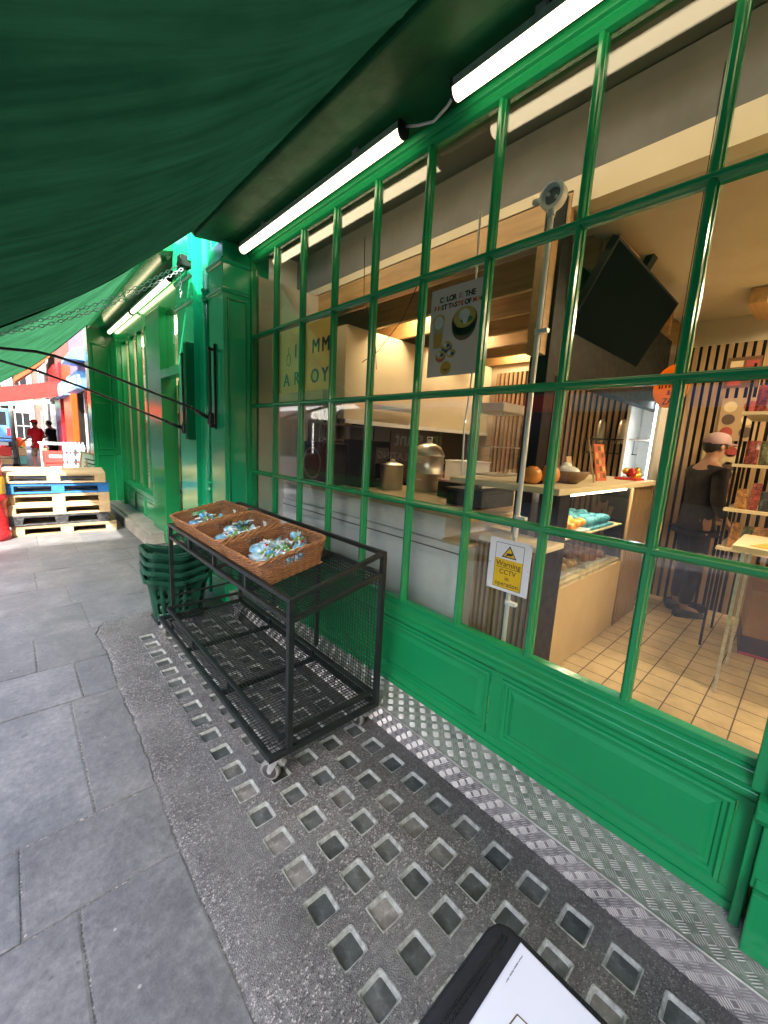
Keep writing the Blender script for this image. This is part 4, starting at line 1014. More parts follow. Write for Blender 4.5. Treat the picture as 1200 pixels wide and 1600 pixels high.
    MB().box(4.30,4.70,1.05,1.08,.15,2.15).box(4.30,4.70,1.29,1.318,.15,2.15).box(4.30,4.7,1.08,1.29,.15,.6).box(4.30,4.7,1.08,1.29,2.0,2.15).box(4.66,4.7,1.08,1.29,.6,2.0).build('case', M['white'], fg, .003)
    MB().box(4.34,4.66,1.085,1.285,.95,.965).box(4.34,4.66,1.085,1.285,1.3,1.315).box(4.34,4.66,1.085,1.285,1.65,1.665).build('shelves', M['white'], fg)
    MB().box(4.32,4.34,1.09,1.10,.6,2.0).build('light_strip', emit('fridge_light', (.9,.95,1), 2.5), fg)
    # ceiling lamps
    for i, (x, y, s, z) in enumerate(((2.75,-.35,.15,2.735),(3.85,-.25,.15,2.735),(2.9,-1.3,.15,2.735),(3.9,-1.4,.15,2.735),(2.85,2.85,.14,2.79),(3.65,2.85,.14,2.79),(4.48,2.7,.14,2.79),(4.2,-.5,.12,2.735),(3.4,-2,.12,2.735))):
        o = thing('ceiling_lamp', ['lit ceiling lamp over the customer floor, nearest the window','lit ceiling lamp over the customer floor near the person','lit ceiling lamp over the right part of the floor','lit ceiling lamp at the back right of the floor','lit ceiling lamp between the first pine joists','lit ceiling lamp between the middle pine joists','lit ceiling lamp at the back of the kitchen','lit ceiling lamp above the snack shelf','lit ceiling lamp farthest to the right'][i], 'ceiling lamp', (x,y,z), 0, 'lit lamps in the shop ceiling')
        MB().box(-s,s,-s,s,-.02,-.0).build('frame', M['white'], o); MB().box(-s+.01,s-.01,-s+.01,s-.01,-.024,-.0195).build('diffuser', M['lamp3'] if 'joists' in o['label'] or 'kitchen' in o['label'] else M['lamp'], o)
M['backs'] = pbr('grey_brown_splashback', (.055,.045,.035), .4, 0, .15, 3)
room()
def interior_things():
    # TV
    tv = thing('television', 'large black television tilted down from the ceiling over the counter', 'television', (3.02,.98,2.62)); T = Matrix.Rotation(math.radians(-27), 4, 'X')
    tv.matrix_world = Matrix.Translation((3.05,.90,2.625)) @ Matrix.Rotation(math.radians(0),4,'Z') @ Matrix.Rotation(math.radians(27),4,'X')
    MB().box(-.64,.64,0,.045,-.72,0).build('casing', M['dark'], tv, .006); MB().box(-.625,.625,-.003,.001,-.70,-.015).build('screen', M['screen'], tv)
    MB().box(-.1,.1,.045,.09,-.35,-.1).box(-.04,.04,.06,.1,-.2,.12).build('mount', M['dark'], tv)
    for i, (x0, x1, y0, y1) in enumerate(((2.62,3.0,.98,1.06),(4.0,4.5,.45,.55),(4.2,4.6,.2,.3))):
        tag(MB().box(x0,x1,y0,y1,2.63,2.735).build('ceiling_block', M['pine_x'], None, .003), ['short pine block on the ceiling beside the television','short pine block on the ceiling right of the television','short pine block on the ceiling nearest the slat wall'][i], 'wood block', 'pine blocks on the ceiling')
    # round hanging sign
    ds = thing('round_sign', 'round orange hanging sign with black lettering behind a glazing bar', 'sign', (1.74,.408,1.752), -.55)
    MB().lathe([(0,-.004),(.071,-.004),(.074,0),(.071,.004),(0,.004)], n=40, axis='x').build('disc', sheet('orange_acrylic', (.98,.44,.02), .6), ds)
    t = MB(); put_text(t, 'imm', .055, (-.0052,.0,.012), (0,-1,0), (0,0,1)); put_text(t, '&', .026, (-.0052,0,-.022), (0,-1,0), (0,0,1)); put_text(t, 'ZA', .032, (-.0052,0,-.052), (0,-1,0), (0,0,1)); t.build('lettering', M['black'], ds, fix=False)
    MB().tube([(0,0,.073),(0,0,.98)], .0015, 5).build('cord', M['black'], ds)
    # yellow banner with lettering
    bn = thing('yellow_banner', 'yellow banner with large black letters hung inside the far panes', 'banner')
    MB().box(1.735,1.739,2.47,3.395,1.865,2.36).build('sheet', sheet('yellow_vinyl', (.92,.78,.30), .55), bn)
    t = MB(); ux = (0,-1,0); uz = (0,0,1); X_ = 1.7342
    for c, y, z in (('I',2.985,2.178),('M',2.695,2.180),('M',2.565,2.180),('A',3.125,1.963),('R',2.965,1.967),('O',2.70,1.966),('Y',2.565,1.966)): [put_text(t, c, .145, (X_-.0003*k,y+dy,z), ux, uz, sx=.95) for k, dy in enumerate((-.004,0,.004))]
    ring = [(X_, 3.095+.030*math.cos(2*PI*i/24), 2.125+.045*math.sin(2*PI*i/24)) for i in range(24)]
    t.tube(ring, .003, 6, 0, False, True); t.tube([(X_,3.095,2.17),(X_,3.10,2.20),(X_,3.09,2.225)], .003, 6)
    t.tube([(X_,3.34,2.03),(X_,3.335,2.08),(X_,3.32,2.12),(X_,3.305,2.08),(X_,3.30,2.03)], .002, 5); t.box(X_-.001,X_+.0005,3.285,3.36,2.005,2.018); t.build('lettering', M['black'], bn, fix=False)
    wd = tag(MB().box(1.76,1.765,2.47,3.395,.94,1.86).build('paper_screen', pbr('grey_film', (.50,.48,.44), .6, 0, .06), None), 'pale sheet hung under the yellow banner at the far end of the window', 'sheet') if False else None
    # poster
    po = thing('food_poster', 'grey poster with bowls of food and bold lettering stuck to the glass', 'poster', (1.5855,1.286,2.04))
    W2, H2 = .147, .203
    MB().box(0,.0015,-W2,W2,-H2,H2).build('sheet', sheet('grey_poster_paper', (.62,.63,.63), .4), po)
    def disc(mb, y, z, ry, rz, m, lay, n=28): mb.add([(-.0002*lay, y-ry*math.cos(2*PI*i/n), z+rz*math.sin(2*PI*i/n)) for i in range(n)], [tuple(range(n))], m)
    cl = [(.20,.13,.08),(.62,.42,.08),(.68,.66,.60),(.10,.22,.06),(.05,.07,.25),(.55,.12,.10),(.62,.34,.05),(.5,.42,.2)]
    b = MB()
    disc(b,-.062,.035,.073,.064,0,1); disc(b,-.062,.020,.070,.07,0,1); disc(b,-.062,.052,.062,.046,1,2); disc(b,-.075,.040,.035,.014,3,3); disc(b,-.06,.062,.030,.026,2,3); disc(b,-.068,.05,.016,.03,2,4)
    b.add([(-.0002,.125,.075),(-.0002,.055,.075),(-.0002,.065,-.07),(-.0002,.115,-.07)], [(0,1,2,3)], 7); b.add([(-.0004,.12,.0),(-.0004,.06,.0),(-.0004,.066,-.062),(-.0004,.114,-.062)], [(0,1,2,3)], 6); disc(b,.09,.06,.038,.028,1,3); disc(b,.09,.05,.028,.03,2,4)
    for y, z, c in ((.03,-.06,4),(.065,-.10,5),(.0,-.10,2)): 
        disc(b,y,z-.008,.032,.028,c,2); disc(b,y,z,.028,.02,1,3); disc(b,y+.012,z+.003,.010,.010,2,4); disc(b,y-.008,z-.002,.011,.008,4,4)
    disc(b,.028,-.165,.033,.032,6,2); b.box(-.0008,-.0005,.010,.046,-.172,-.169,8); b.box(-.0008,-.0005,.016,.040,-.178,-.175,8)
    b.build('printed_picture', [pbr('print%d' % i, c, .45, 0, .1, 40) for i, c in enumerate(cl)]+[M['black']], po, fix=False)
    t = MB(); cols_ = []
    def word(line, z, size, cmap, x0):
        x = x0
        for ch_, c in zip(line, cmap):
            if ch_ == ' ': x -= size*.30; continue
            put_text(t, ch_, size*(1.12 if c in 'k' else 1.0), (-.001, x, z), (0,-1,0), (0,0,1), {'k':0,'r':1,'g':2,'y':3}[c], bold=.0012); x -= size*(.66 if ch_ not in 'I' else .38) if ch_ not in 'M' else size*.86
    word('COLOR IS THE', .150, .030, 'kgkkk rg kkk', .082); word('FIRST TASTE OF MAGIC', .116, .027, 'rrykk krkrr kk rykgk', .118)
    t.build('lettering', [M['black'], pbr('red_ink', (.5,.05,.04), .5), pbr('silver_ink', (.4,.42,.42), .5), pbr('amber_ink', (.5,.3,.05), .5)], po, fix=False)
    # CCTV sign
    cs = thing('warning_sign', 'white and yellow sign reading Warning CCTV in operation on the glass', 'sign', (1.570,.860,.996))
    MB().box(-.002,.002,-.1,.1,-.118,.118).build('board', M['white'], cs, .001)
    b = MB(); b.box(-.0024,-.002,-.068,.068,-.104,.10,0); b.box(-.0027,-.0023,-.066,.066,-.102,.098,1); b.box(-.0030,-.0026,-.066,.066,-.102,.028,2)
    b.add([(-.0031,.036,.036),(-.0031,-.036,.036),(-.0031,0,.092)], [(0,1,2)], 0); b.add([(-.0033,.028,.041),(-.0033,-.028,.041),(-.0033,0,.083)], [(0,1,2)], 2)
    b.box(-.0036,-.0033,-.010,.012,.047,.058,0); b.box(-.0036,-.0033,.010,.018,.043,.047,0); b.box(-.0036,-.0033,-.016,-.010,.050,.062,0)
    for y, z in ((.092,.0),(-.092,-.0),(.092,-.11),(-.092,.11)): b.lathe([(0,-.004),(.004,-.003),(.004,0)], (0,y,z), 10, 3, 'x')
    z_ = -.0033
    put_text(b, 'Warning', .034, (z_,0,.006), (0,-1,0), (0,0,1)); b.box(z_-.0003,z_,-.058,.058,-.011,-.009,0); put_text(b, 'CCTV', .031, (z_,0,-.030), (0,-1,0), (0,0,1)); put_text(b, 'in', .029, (z_,0,-.058), (0,-1,0), (0,0,1)); put_text(b, 'operation', .029, (z_,0,-.084), (0,-1,0), (0,0,1))
    b.build('printed_face', [M['black'], M['white'], pbr('sign_yellow', (.72,.46,.01), .4, 0, .04), M['zinc']], cs, fix=False)
    # kitchen things on the worktop
    st = thing('steamer_pot', 'tall stainless steel steamer pot with domed lid on the kitchen worktop', 'pot', (2.62,2.28,1.118))
    MB().lathe([(0,.0),(.125,.0),(.13,.01),(.13,.14),(.137,.145),(.137,.152),(.13,.157),(.13,.29),(.137,.295),(.137,.302),(.128,.306)], n=32).build('body', M['steel'], st)
    MB().lathe([(.135,.303),(.13,.32),(.10,.37),(.05,.395),(.02,.40),(.015,.42),(.022,.43),(0,.435)], n=32).tube([(-.03,0,.40),(-.03,0,.45),(.03,0,.45),(.03,0,.40)], .006, 8).build('lid', M['steel'], st)
    for s in (-1,1):
        for z in (.1,.24): MB().tube([(s*.128,-.04,z),(s*.165,-.04,z),(s*.165,.04,z),(s*.128,.04,z)], .006, 8).build('handle', M['steel'], st)
    sp2 = thing('steel_pot', 'smaller dull steel pot left of the tall steamer', 'pot', (2.36,2.45,1.118)); MB().lathe([(0,0),(.09,0),(.095,.01),(.095,.20),(.10,.205),(.09,.21),(.02,.235),(.02,.25),(0,.255)], n=28).build('body', M['steel'], sp2)
    mw = thing('black_oven', 'square black countertop oven with round glass on the worktop', 'oven', (2.1,3.0,1.118)); MB().box(-.18,.18,-.2,.2,0,.36).build('body', M['dark'], mw, .01); MB().lathe([(.12,-.185),(.135,-.187),(.14,-.18)], (0,0,.18), 32, 0, 'x').build('door_ring', M['plaster'], mw, fix=False)
    rk = thing('wire_shelf', 'grey shelf unit with dark jars standing at the back of the kitchen', 'shelf', (2.35,3.25,1.118))
    MB().box(-.25,.25,-.1,.1,.38,.395).box(-.25,.25,-.1,.1,.52,.535).box(-.26,-.245,-.1,.1,0,.56).box(.245,.26,-.1,.1,0,.56).build('frame', M['plaster'], rk)
    mc = thing('coffee_machine', 'black coffee machine beside the steamer pot', 'coffee machine', (2.30,2.72,1.118)); MB().box(-.16,.16,-.13,.13,0,.06).box(-.16,.0,-.13,.13,.06,.38).box(-.16,.16,-.13,.13,.34,.40).build('body', M['dark'], mc, .01); MB().box(.03,.12,-.06,.06,.07,.20).build('jug', M['screen'], mc, .01)
    bxr = random.Random(8)
    for i, (x, y, w, h, c, lab, cat) in enumerate(((2.55,1.86,.16,.12,M['dark'],'dark food box under a coloured tray on the worktop','box'),(2.35,1.55,.2,.10,M['dark'],'low dark tray box at the near end of the worktop','box'),(2.95,1.80,.12,.18,M['white_matt'],'white carton among the boxes on the worktop','carton'),(3.3,1.9,.18,.22,pbr('teal_tub',(.02,.13,.16),.4),'teal plastic tub behind the conduit','tub'),(2.9,1.5,.11,.2,M['white_matt'],'tall white paper cup stack near the conduit','cups'),(3.5,2.5,.2,.35,M['white_matt'],'tall white container at the back of the kitchen','container'),(3.9,2.2,.15,.25,M['steel'],'steel canister at the back of the kitchen','canister'))):
        o = thing(['food_box','tray_box','carton','plastic_tub','cup_stack','container','canister'][i], lab, cat, (x,y,1.118 if x < 2.7 else 1.0)); 
        if i in (4,6): MB().lathe([(0,0),(w*.35,0),(w*.42,h),(w*.44,h+.004),(w*.40,h+.01),(0,h+.012)], n=20).build('body', c, o)
        else: MB().box(-w,w,-w*.7,w*.7,0,h).build('body', c, o, .008); MB().box(-w*1.03,w*1.03,-w*.73,w*.73,h,h+.015).build('lid', [pbr('pinkish_tray',(.4,.22,.16),.5),M['dark'],M['white'],M['dark'],M['dark'],M['white'],M['dark']][i], o, .004)
    bt = MB().box(2.75,4.3,1.45,3.0,.15,.98).build('kitchen_island', M['beige'], None, .004); tag(bt, 'pale kitchen island behind the worktop', 'counter')
    for i, (x, h) in enumerate(((2.75,.34),(2.95,.42),(3.2,.30))):
        o = thing('hanging_ladle', ['dark ladle hanging on the splashback, left of three','dark ladle hanging on the splashback, middle of three','dark ladle hanging on the splashback, right of three'][i], 'ladle', (x,3.38,1.62), 0, 'ladles on the splashback')
        MB().tube([(0,0,.02),(.0,0,-.01),(0,0,-h)], .008, 8).ball((0,-.01,-h-.03), .045, 14, 0, (1,.6,.7)).build('body', M['dark'], o)
    # on the serving counter
    for i, (x, y, r) in enumerate(((2.20,1.12,.055),(2.33,1.08,.06))):
        tag(MB().lathe([(0,0),(r*.5,.002),(r*.9,r*.45),(r,r*.95),(r*.85,r*1.5),(r*.4,r*1.85),(.008,r*1.9),(.006,r*2.1),(0,r*2.1)], (x,y,1.313), 20).build('orange_gourd', pbr('gourd%d'%i,(.55,.2,.03),.45,0,.2)), ['orange gourd on the counter end nearest the conduit','slightly larger orange gourd beside the wooden bowl'][i], 'gourd', 'orange gourds')
    bw = thing('wooden_bowl', 'brown wooden bowl holding pale packets on the counter', 'bowl', (2.58,1.08,1.313)); MB().lathe([(0,0),(.06,.0),(.10,.03),(.13,.075),(.124,.078),(.095,.036),(.05,.012),(0,.01)], n=28).build('body', wood('bowl_wood',(.2,.11,.05),5), bw); MB().ball((0,0,.075),.07,12,0,(1,1,.5)).ball((.04,.03,.09),.04,10).build('packets', M['white_matt'], bw)
    for i, (x, rz, h, c) in enumerate(((2.95,.35,.30,(.45,.30,.14)),(3.18,-.1,.27,(.5,.13,.07)),(2.72,.2,.17,(.40,.24,.10)))):
        o = thing('menu_card', ['tall tan menu stand with photo grid on the counter','red and tan menu board leaning next to the tall menu stand','wide low tan card behind the wooden bowl'][i], 'menu', (x,1.05+.03*i,1.312), rz, 'menu cards on the counter')
        q = MB(); R_ = Matrix.Rotation(-.22,3,'X'); q.box(-.075,.075,-.004,.004,0,h,0,R_,(0,0,0)); q.build('card', pbr('menu_print%d'%i,c,.4,0,.1), o)
        q = MB()
        for a in range(3):
            for d in range(5 if i < 2 else 2): q.box(-.062+a*.043,-.026+a*.043,-.006,-.0042,.02+d*.05,.055+d*.05,(a+d+i)%3,R_,(0,0,0))
        q.build('pictures', [pbr('pic_dark%d'%i,(.12,.06,.03),.4), pbr('pic_gold%d'%i,(.55,.35,.1),.4), pbr('pic_red%d'%i,(.42,.10,.06),.4)], o)
    on = thing('counter_ornament', 'small red and gold ornament on the far corner of the counter', 'ornament', (3.72,1.05,1.312)); MB().box(-.12,.12,-.08,.08,0,.018).build('base', M['red'], on, .004)
    q = MB()
    for k in range(9): q.ball((rnd.uniform(-.07,.07), rnd.uniform(-.05,.05), .03+rnd.uniform(0,.05)), rnd.uniform(.02,.035), 8, k % 2)
    q.build('figures', [pbr('gold_leaf',(.7,.42,.06),.3,.6), M['red']], on)
    gc = thing('glass_cabinet', 'small glass cabinet with a pale lid standing behind the counter', 'cabinet', (2.60,1.62,1.312)); MB().box(-.17,.17,-.13,.13,.44,.50).build('lid', M['white_matt'], gc, .006); MB().box(-.16,.16,-.12,-.116,0,.44).box(-.16,.16,.116,.12,0,.44).build('glass', M['glass'], gc); MB().box(-.16,.16,-.115,.115,.2,.206).box(-.16,.16,-.115,.115,0,.01).build('shelves', M['steel'], gc)
    for i, x in enumerate((1.62,1.42)):
        o = thing('metal_shaker', ['tapered metal shaker in a wire rack, left of the pair','tapered metal shaker in a wire rack, right of the pair'][i], 'shaker', (4.56,x,1.62), 0, 'metal shakers'); MB().lathe([(0,0),(.045,0),(.05,.01),(.038,.2),(.02,.24),(0,.245)], n=20).build('body', M['steel'], o)
    wr = thing('wire_rack', 'black wire rack on the slat wall holding metal shakers', 'rack', (4.56,1.52,1.52)); MB().tube([(-.06,-.24,0),(-.06,.24,0),(.07,.24,0),(.07,-.24,0)], .005, 6, 0, False, True).tube([(-.06,-.24,.14),(-.06,.24,.14),(.07,.24,.14),(.07,-.24,.14)], .005, 6, 0, False, True).build('wire', M['black'], wr)
    q = MB()
    for k in range(13): q.bar((-.06,-.24+.04*k,0),(-.06,-.24+.04*k,.14),.004)
    q.build('bars', M['black'], wr)
    # food in display: trays
    dcol = [(.65,.26,.03),(.05,.30,.42),(.45,.3,.12),(.2,.08,.03)]
    for i, (x, z) in enumerate(((2.6,.99),(3.05,.99),(2.55,.72),(3.05,.72))):
        o = thing('food_tray', ['tray of orange pastries on the display shelf','blue lined tray on the display shelf','tray of tan buns low in the display','tray of brown cakes low in the display'][i], 'tray', (x,1.18,z), 0, 'trays in the glass display'); MB().box(-.21,.21,-.20,.16,.001,.02).build('dish', M['white'] if i != 1 else pbr('blue_liner',dcol[1],.4), o, .004)
        q = MB()
        for k in range(20): q.ball((-.16+.08*(k % 5)+rnd.uniform(-.01,.01), -.15+.08*(k//5), .045+rnd.uniform(0,.02)), rnd.uniform(.034,.042), 10, 0, (1,1,.8))
        q.build('food', pbr('food%d'%i, dcol[i], .5, 0, .3, 20), o)
    # posters on the slat wall
    for i, (y, z, w, h, c, lab) in enumerate(((.55,1.86,.26,.36,(.40,.27,.15),'tan food poster with round dishes high on the slat wall'),(.61,1.15,.24,.42,(.36,.22,.10),'tan menu poster low on the slat wall'),(.58,2.25,.22,.25,(.14,.07,.03),'dark brown poster at the top of the slat wall'),(.62,1.52,.26,.22,(.55,.45,.25),'pale cream notice between the posters on the slat wall'))):
        o = thing('wall_poster', lab, 'poster', (4.595,y,z), 0, 'posters on the slat wall'); MB().box(-.004,0,-w/2,w/2,-h/2,h/2).build('sheet', pbr('wall_print%d'%i,c,.45,0,.08), o)
        q = MB()
        for a in range(2):
            for d in range(3):
                if i in (0,3): q.add([(-.0045, (-.25+.5*a)*w+.045*math.cos(2*PI*k/18), (.3-.3*d)*h+.045*math.sin(2*PI*k/18)) for k in range(18)], [tuple(range(18))], (a+d) % 3)
                else: q.box(-.0048,-.0042,(-.44+.46*a)*w,(-.06+.46*a)*w,(.18-.3*d)*h,(.38-.3*d)*h,(a+d) % 3)
        q.build('pictures', [pbr('wp_a%d'%i,(.35,.06,.05),.5), pbr('wp_b%d'%i,(.62,.5,.3),.5), pbr('wp_c%d'%i,(.10,.06,.04),.5)], o, fix=False)
    # shelf unit with packets, table, box
    sh = thing('snack_shelf', 'open shelf unit with snack packets at the right edge inside the shop', 'shelf', (3.85,.05,.15))
    MB().box(-.2,-.185,.345,.36,0,2.0).box(.27,.285,.345,.36,0,2.0).box(-.3,-.285,-.6,-.585,0,2.0).build('uprights', M['dark'], sh)
    for z in (.75,1.02,1.32,1.66): MB().box(-.3,.3,-.6,.36,z,z+.02).build('shelf_board', M['cream'], sh)
    pr = random.Random(21); pc = [pbr('snack%d'%i,c,.3,0,.75,34) for i, c in enumerate(((.22,.04,.03),(.38,.24,.06),(.10,.10,.05),(.03,.03,.035),(.42,.36,.26),(.32,.14,.04)))]
    pn = ['dark red','gold','olive','black','cream','amber']; pz = {.92:'lowest shelf',1.19:'second shelf',1.49:'third shelf',1.83:'top shelf'}; sn = {}
    for z in (.92,1.19,1.49,1.83):
        y = .36
        while y > -.4:
            w = pr.uniform(.045,.075); h = pr.uniform(.12,.20); k = pr.randrange(6)
            o = MB(); n_ = 8; ly = pr.uniform(-.01,.01)
            o.add([(3.60+pr.uniform(0,.004)+dx*math.sin(PI*j/n_)**.6+.03*j/n_, y-w*i+ly*j/n_, z+h*j/n_) for j in range(n_+1) for i, dx in ((0,-.002),(.25,-.012),(.75,-.012),(1,-.002),(.75,.012),(.25,.012))], [(q*6+a, q*6+(a+1)%6, (q+1)*6+(a+1)%6, (q+1)*6+a) for q in range(n_) for a in range(6)], 0, False)
            ob = o.build('snack_packet', pc[k]); sn.setdefault((z,k), []).append(ob); tag(ob, '%s snack packet on the %s at the right edge' % (pn[k], pz[z]), 'packet', 'snack packets on the shelf'); y -= w+.006
    tb = thing('side_table', 'small pale table with an orange leaflet near the right edge', 'table', (3.15,.02,.15)); MB().box(-.22,.32,-.5,.25,.865,.895).build('tabletop', M['cream'], tb, .004)
    for sx, sy in ((-.18,.2),(.28,.2),(-.18,-.45),(.28,-.45)): MB().box(sx-.008,sx+.008,sy-.008,sy+.008,0,.865).build('leg', M['zinc'], tb)
    lf = MB().add([(2.98,.20,1.047),(3.3,.10,1.047),(3.25,-.12,1.047),(2.95,-.02,1.047),(2.98,.20,1.049),(3.3,.10,1.049),(3.25,-.12,1.049),(2.95,-.02,1.049)], [(3,2,1,0),(4,5,6,7),(0,1,5,4),(1,2,6,5),(2,3,7,6),(3,0,4,7)]); tag(lf.build('leaflet', pbr('orange_leaflet',(.75,.30,.03),.5)), 'orange leaflet lying on the small pale table', 'leaflet')
    cbx = thing('cardboard_box', 'brown cardboard box with a dark printed band on the tiles', 'box', (3.98,.02,.15), .12); MB().box(-.22,.22,-.3,.2,.14,.48).build('carton', pbr('cardboard',(.26,.15,.075),.7,0,.15), cbx, .004); MB().box(-.225,.225,-.305,.205,0,.14).build('band', pbr('dark_card',(.05,.035,.05),.5), cbx, .003); MB().box(-.228,-.2252,-.3,.2,.005,.02).build('red_edge', pbr('pink_edge',(.5,.05,.12),.5), cbx)
    tk = tag(MB().lathe([(0,0),(.16,0),(.17,.02),(.16,.035),(0,.04)], (4.50,.66,.15), 28).build('floor_base', M['dark']), 'round black base standing on the tiles by the slat wall', 'base')
    # clutter: jars and bottles at the back of the kitchen, handles and labels
    jr = random.Random(31); jc = [('brown',(.16,.07,.03)),('white',(.6,.58,.52)),('green',(.06,.16,.05)),('red',(.35,.05,.03)),('amber',(.45,.25,.05)),('black',(.015,.015,.015))]
    jm = [pbr('jar_'+n, c, .25, 0, .15) for n, c in jc]; spots = [(2.35+.15*i, 3.34, 1.118+.395*(i % 2)*0) for i in range(3)]
    k = 0; lab_rows = [('on the worktop at the foot of the splashback', [(2.75+.17*i, 3.30, .98+.0) for i in range(12)]), ('on the kitchen island', [(2.9+.22*i, 1.75+.12*(i % 2), .981) for i in range(6)]), ('on the upper shelf of the grey kitchen shelf unit', [(2.16+.085*i, 3.25, 1.6535) for i in range(5)])]
    for where, pts in lab_rows:
        for (x, y, z) in pts:
            q = jr.randrange(6); h = jr.uniform(.14,.30) if 'upper' not in where else jr.uniform(.08,.16); r = jr.uniform(.03,.045) if 'upper' not in where else .03
            o = thing('kitchen_jar', '%s jar or bottle standing %s' % (jc[q][0], where), 'jar', (x,y,z), 0, 'jars about the kitchen')
            MB().lathe([(0,0),(r,.0),(r*1.02,.01),(r,h*.7),(r*.5,h*.85),(r*.45,h*.95)], n=16).build('body', jm[q], o); MB().lathe([(r*.5,h*.93),(r*.52,h),(0,h+.003)], n=14).build('lid', jm[(q+1) % 6], o)
    MB_ = thing('kitchen_worktop', 'long pale worktop along the splashback under the hood', 'worktop'); MB().box(2.7,5.5,3.05,3.415,.94,.98).build('slab', M['beige'], MB_); MB().box(2.72,5.5,3.10,3.41,.15,.94).build('units', M['white_matt'], MB_)
interior_things()
# ------------------------------------------------------------------ people
M['skin'] = pbr('skin', (.42,.22,.15), .5, 0, .08, 8); M['hair'] = pbr('black_hair', (.012,.010,.009), .6); M['shoe'] = pbr('shoe', (.03,.03,.03), .5)
M['eye'] = pbr('eye_white', (.7,.68,.65), .3); M['lip'] = pbr('lips', (.35,.12,.10), .5)
def skinned(name, verts, edges, radii, mat, parent, sub=2, root=0):
    me = bpy.data.meshes.new(name); me.from_pydata(verts, edges, []); me.materials.append(mat)
    o = bpy.data.objects.new(name, me); C.objects.link(o); o.parent = parent
    sk = o.modifiers.new('skin', 'SKIN'); sk.use_smooth_shade = True
    lay = me.skin_vertices[0] if me.skin_vertices else None
    if lay is None:
        bm = bmesh.new(); bm.from_mesh(me); bm.verts.layers.skin.verify(); bm.to_mesh(me); bm.free(); lay = me.skin_vertices[0]
    for i, r in enumerate(radii):
        lay.data[i].radius = r if isinstance(r, tuple) else (r, r); lay.data[i].use_root = (i == root)
    sb = o.modifiers.new('smooth', 'SUBSURF'); sb.levels = sub; sb.render_levels = sub
    return o
def person(label, loc, rz, shirt, trousers, cap=None, lean=0.0, arms=((-.25,.15,.9),(.25,.15,.9)), shorts=False, stride=.0, long_sleeve=False, scale=1.0, hair=True):
    p = thing('person', label, 'person', loc, rz); p.scale = (scale,)*3
    V = []; E = []; Rr = []
    def v(x, y, z, r, link=None):
        y2 = y - (z-.95)*math.tan(lean) if z > .95 else y
        V.append((x, y2, z)); Rr.append(r); i = len(V)-1
        if link is not None: E.append((link, i))
        return i
    pel = v(0,0,.95,(.145,.11)); ab = v(0,0,1.10,(.13,.10),pel); chs = v(0,0,1.30,(.155,.11),ab); up = v(0,.01,1.42,(.10,.085),chs)
    nk = v(0,.005,1.50,.052,up); ch_ = v(0,-.015,1.555,(.06,.07),nk); hd = v(0,-.015,1.63,(.074,.092),ch_); tp = v(0,-.005,1.70,(.062,.075),hd)
    legs = {}
    for s in (-1,1):
        st = stride*s
        h = v(s*.095,0,.88,.088,pel); k = v(s*.10,-.02-st*.5,.50,.058,h); a = v(s*.105,.015-st,.09,.038,k); t = v(s*.115,-.13-st,.035,.034,a); legs[s] = (h,k,a,t)
    hands = {}
    for s, (ex, ey, ez) in zip((-1,1), arms):
        sh = v(s*.175,.01,1.40,.058,up); el = v(s*.215+ex*.12,.02-ey*.35,1.13+ez*.02,.040,sh); wr = v(s*.215+ex*.35,-.04-ey*1.15,.93+ez*.12,.027,el)
        d = (Vector(V[wr])-Vector(V[el])).normalized(); pm = v(*(Vector(V[wr])+d*.055)[:2], V[wr][2]+d.z*.055, .033, wr); V[pm] = tuple(Vector(V[wr])+d*.055)
        side = d.cross(Vector((0,0,1) if abs(d.z) < .8 else (0,1,0))).normalized(); cur = side.cross(d)
        for f in range(4):
            off = (f-1.5)*.018; b0 = Vector(V[pm])+d*.030+side*off; l = (.035,.04,.038,.03)[f]
            i0 = len(V); V.append(tuple(b0)); Rr.append(.0095); E.append((pm,i0)); V.append(tuple(b0+d*l*.9-cur*.008)); Rr.append(.0085); E.append((i0,i0+1)); V.append(tuple(b0+d*l*1.6-cur*.028)); Rr.append(.007); E.append((i0+1,i0+2))
        i0 = len(V); b0 = Vector(V[pm])-side*.03; V.append(tuple(b0)); Rr.append(.011); E.append((pm,i0)); V.append(tuple(b0-side*.018+d*.03)); Rr.append(.009); E.append((i0,i0+1))
        hands[s] = (sh,el,wr)
    skinned('body', V, E, Rr, M['skin'], p)
    def L(z): return -(z-.95)*math.tan(lean)
    hc = Vector(V[hd])
    f = MB(); f.ball(hc+Vector((0,-.093,-.005)), .015, 10, 0, (.8,1.2,1.5)); f.ball(hc+Vector((-.078,.0,-.005)), .028, 10, 0, (.35,.7,1)); f.ball(hc+Vector((.078,.0,-.005)), .028, 10, 0, (.35,.7,1)); f.build('nose_and_ears', M['skin'], p)
    f = MB()
    for s in (-1,1): f.ball(hc+Vector((s*.031,-.079,.015)), .011, 10, 0); f.ball(hc+Vector((s*.031,-.088,.015)), .0055, 8, 1)
    f.build('eyes', [M['eye'], M['hair']], p); MB().ball(hc+Vector((0,-.085,-.05)), .02, 10, 0, (1.1,.5,.35)).build('mouth', M['lip'], p)
    # hair cap over back and top
    hb = MB(); n = 20; vs = []; fs = []
    for i in range(11):
        t = PI*.62*i/10
        for j in range(n):
            a = 2*PI*j/n; front = max(0, -math.sin(a))**.6; tt = t*(1-(.9 if cap else .6)*front); tt *= 1+.32*max(0, math.sin(a)); q = 1+.03*math.sin(a*7+i)
            vs.append(hc+Vector((.086*q*math.sin(tt)*math.cos(a), .104*q*math.sin(tt)*math.sin(a)+.008, .02+.098*q*math.cos(tt))))
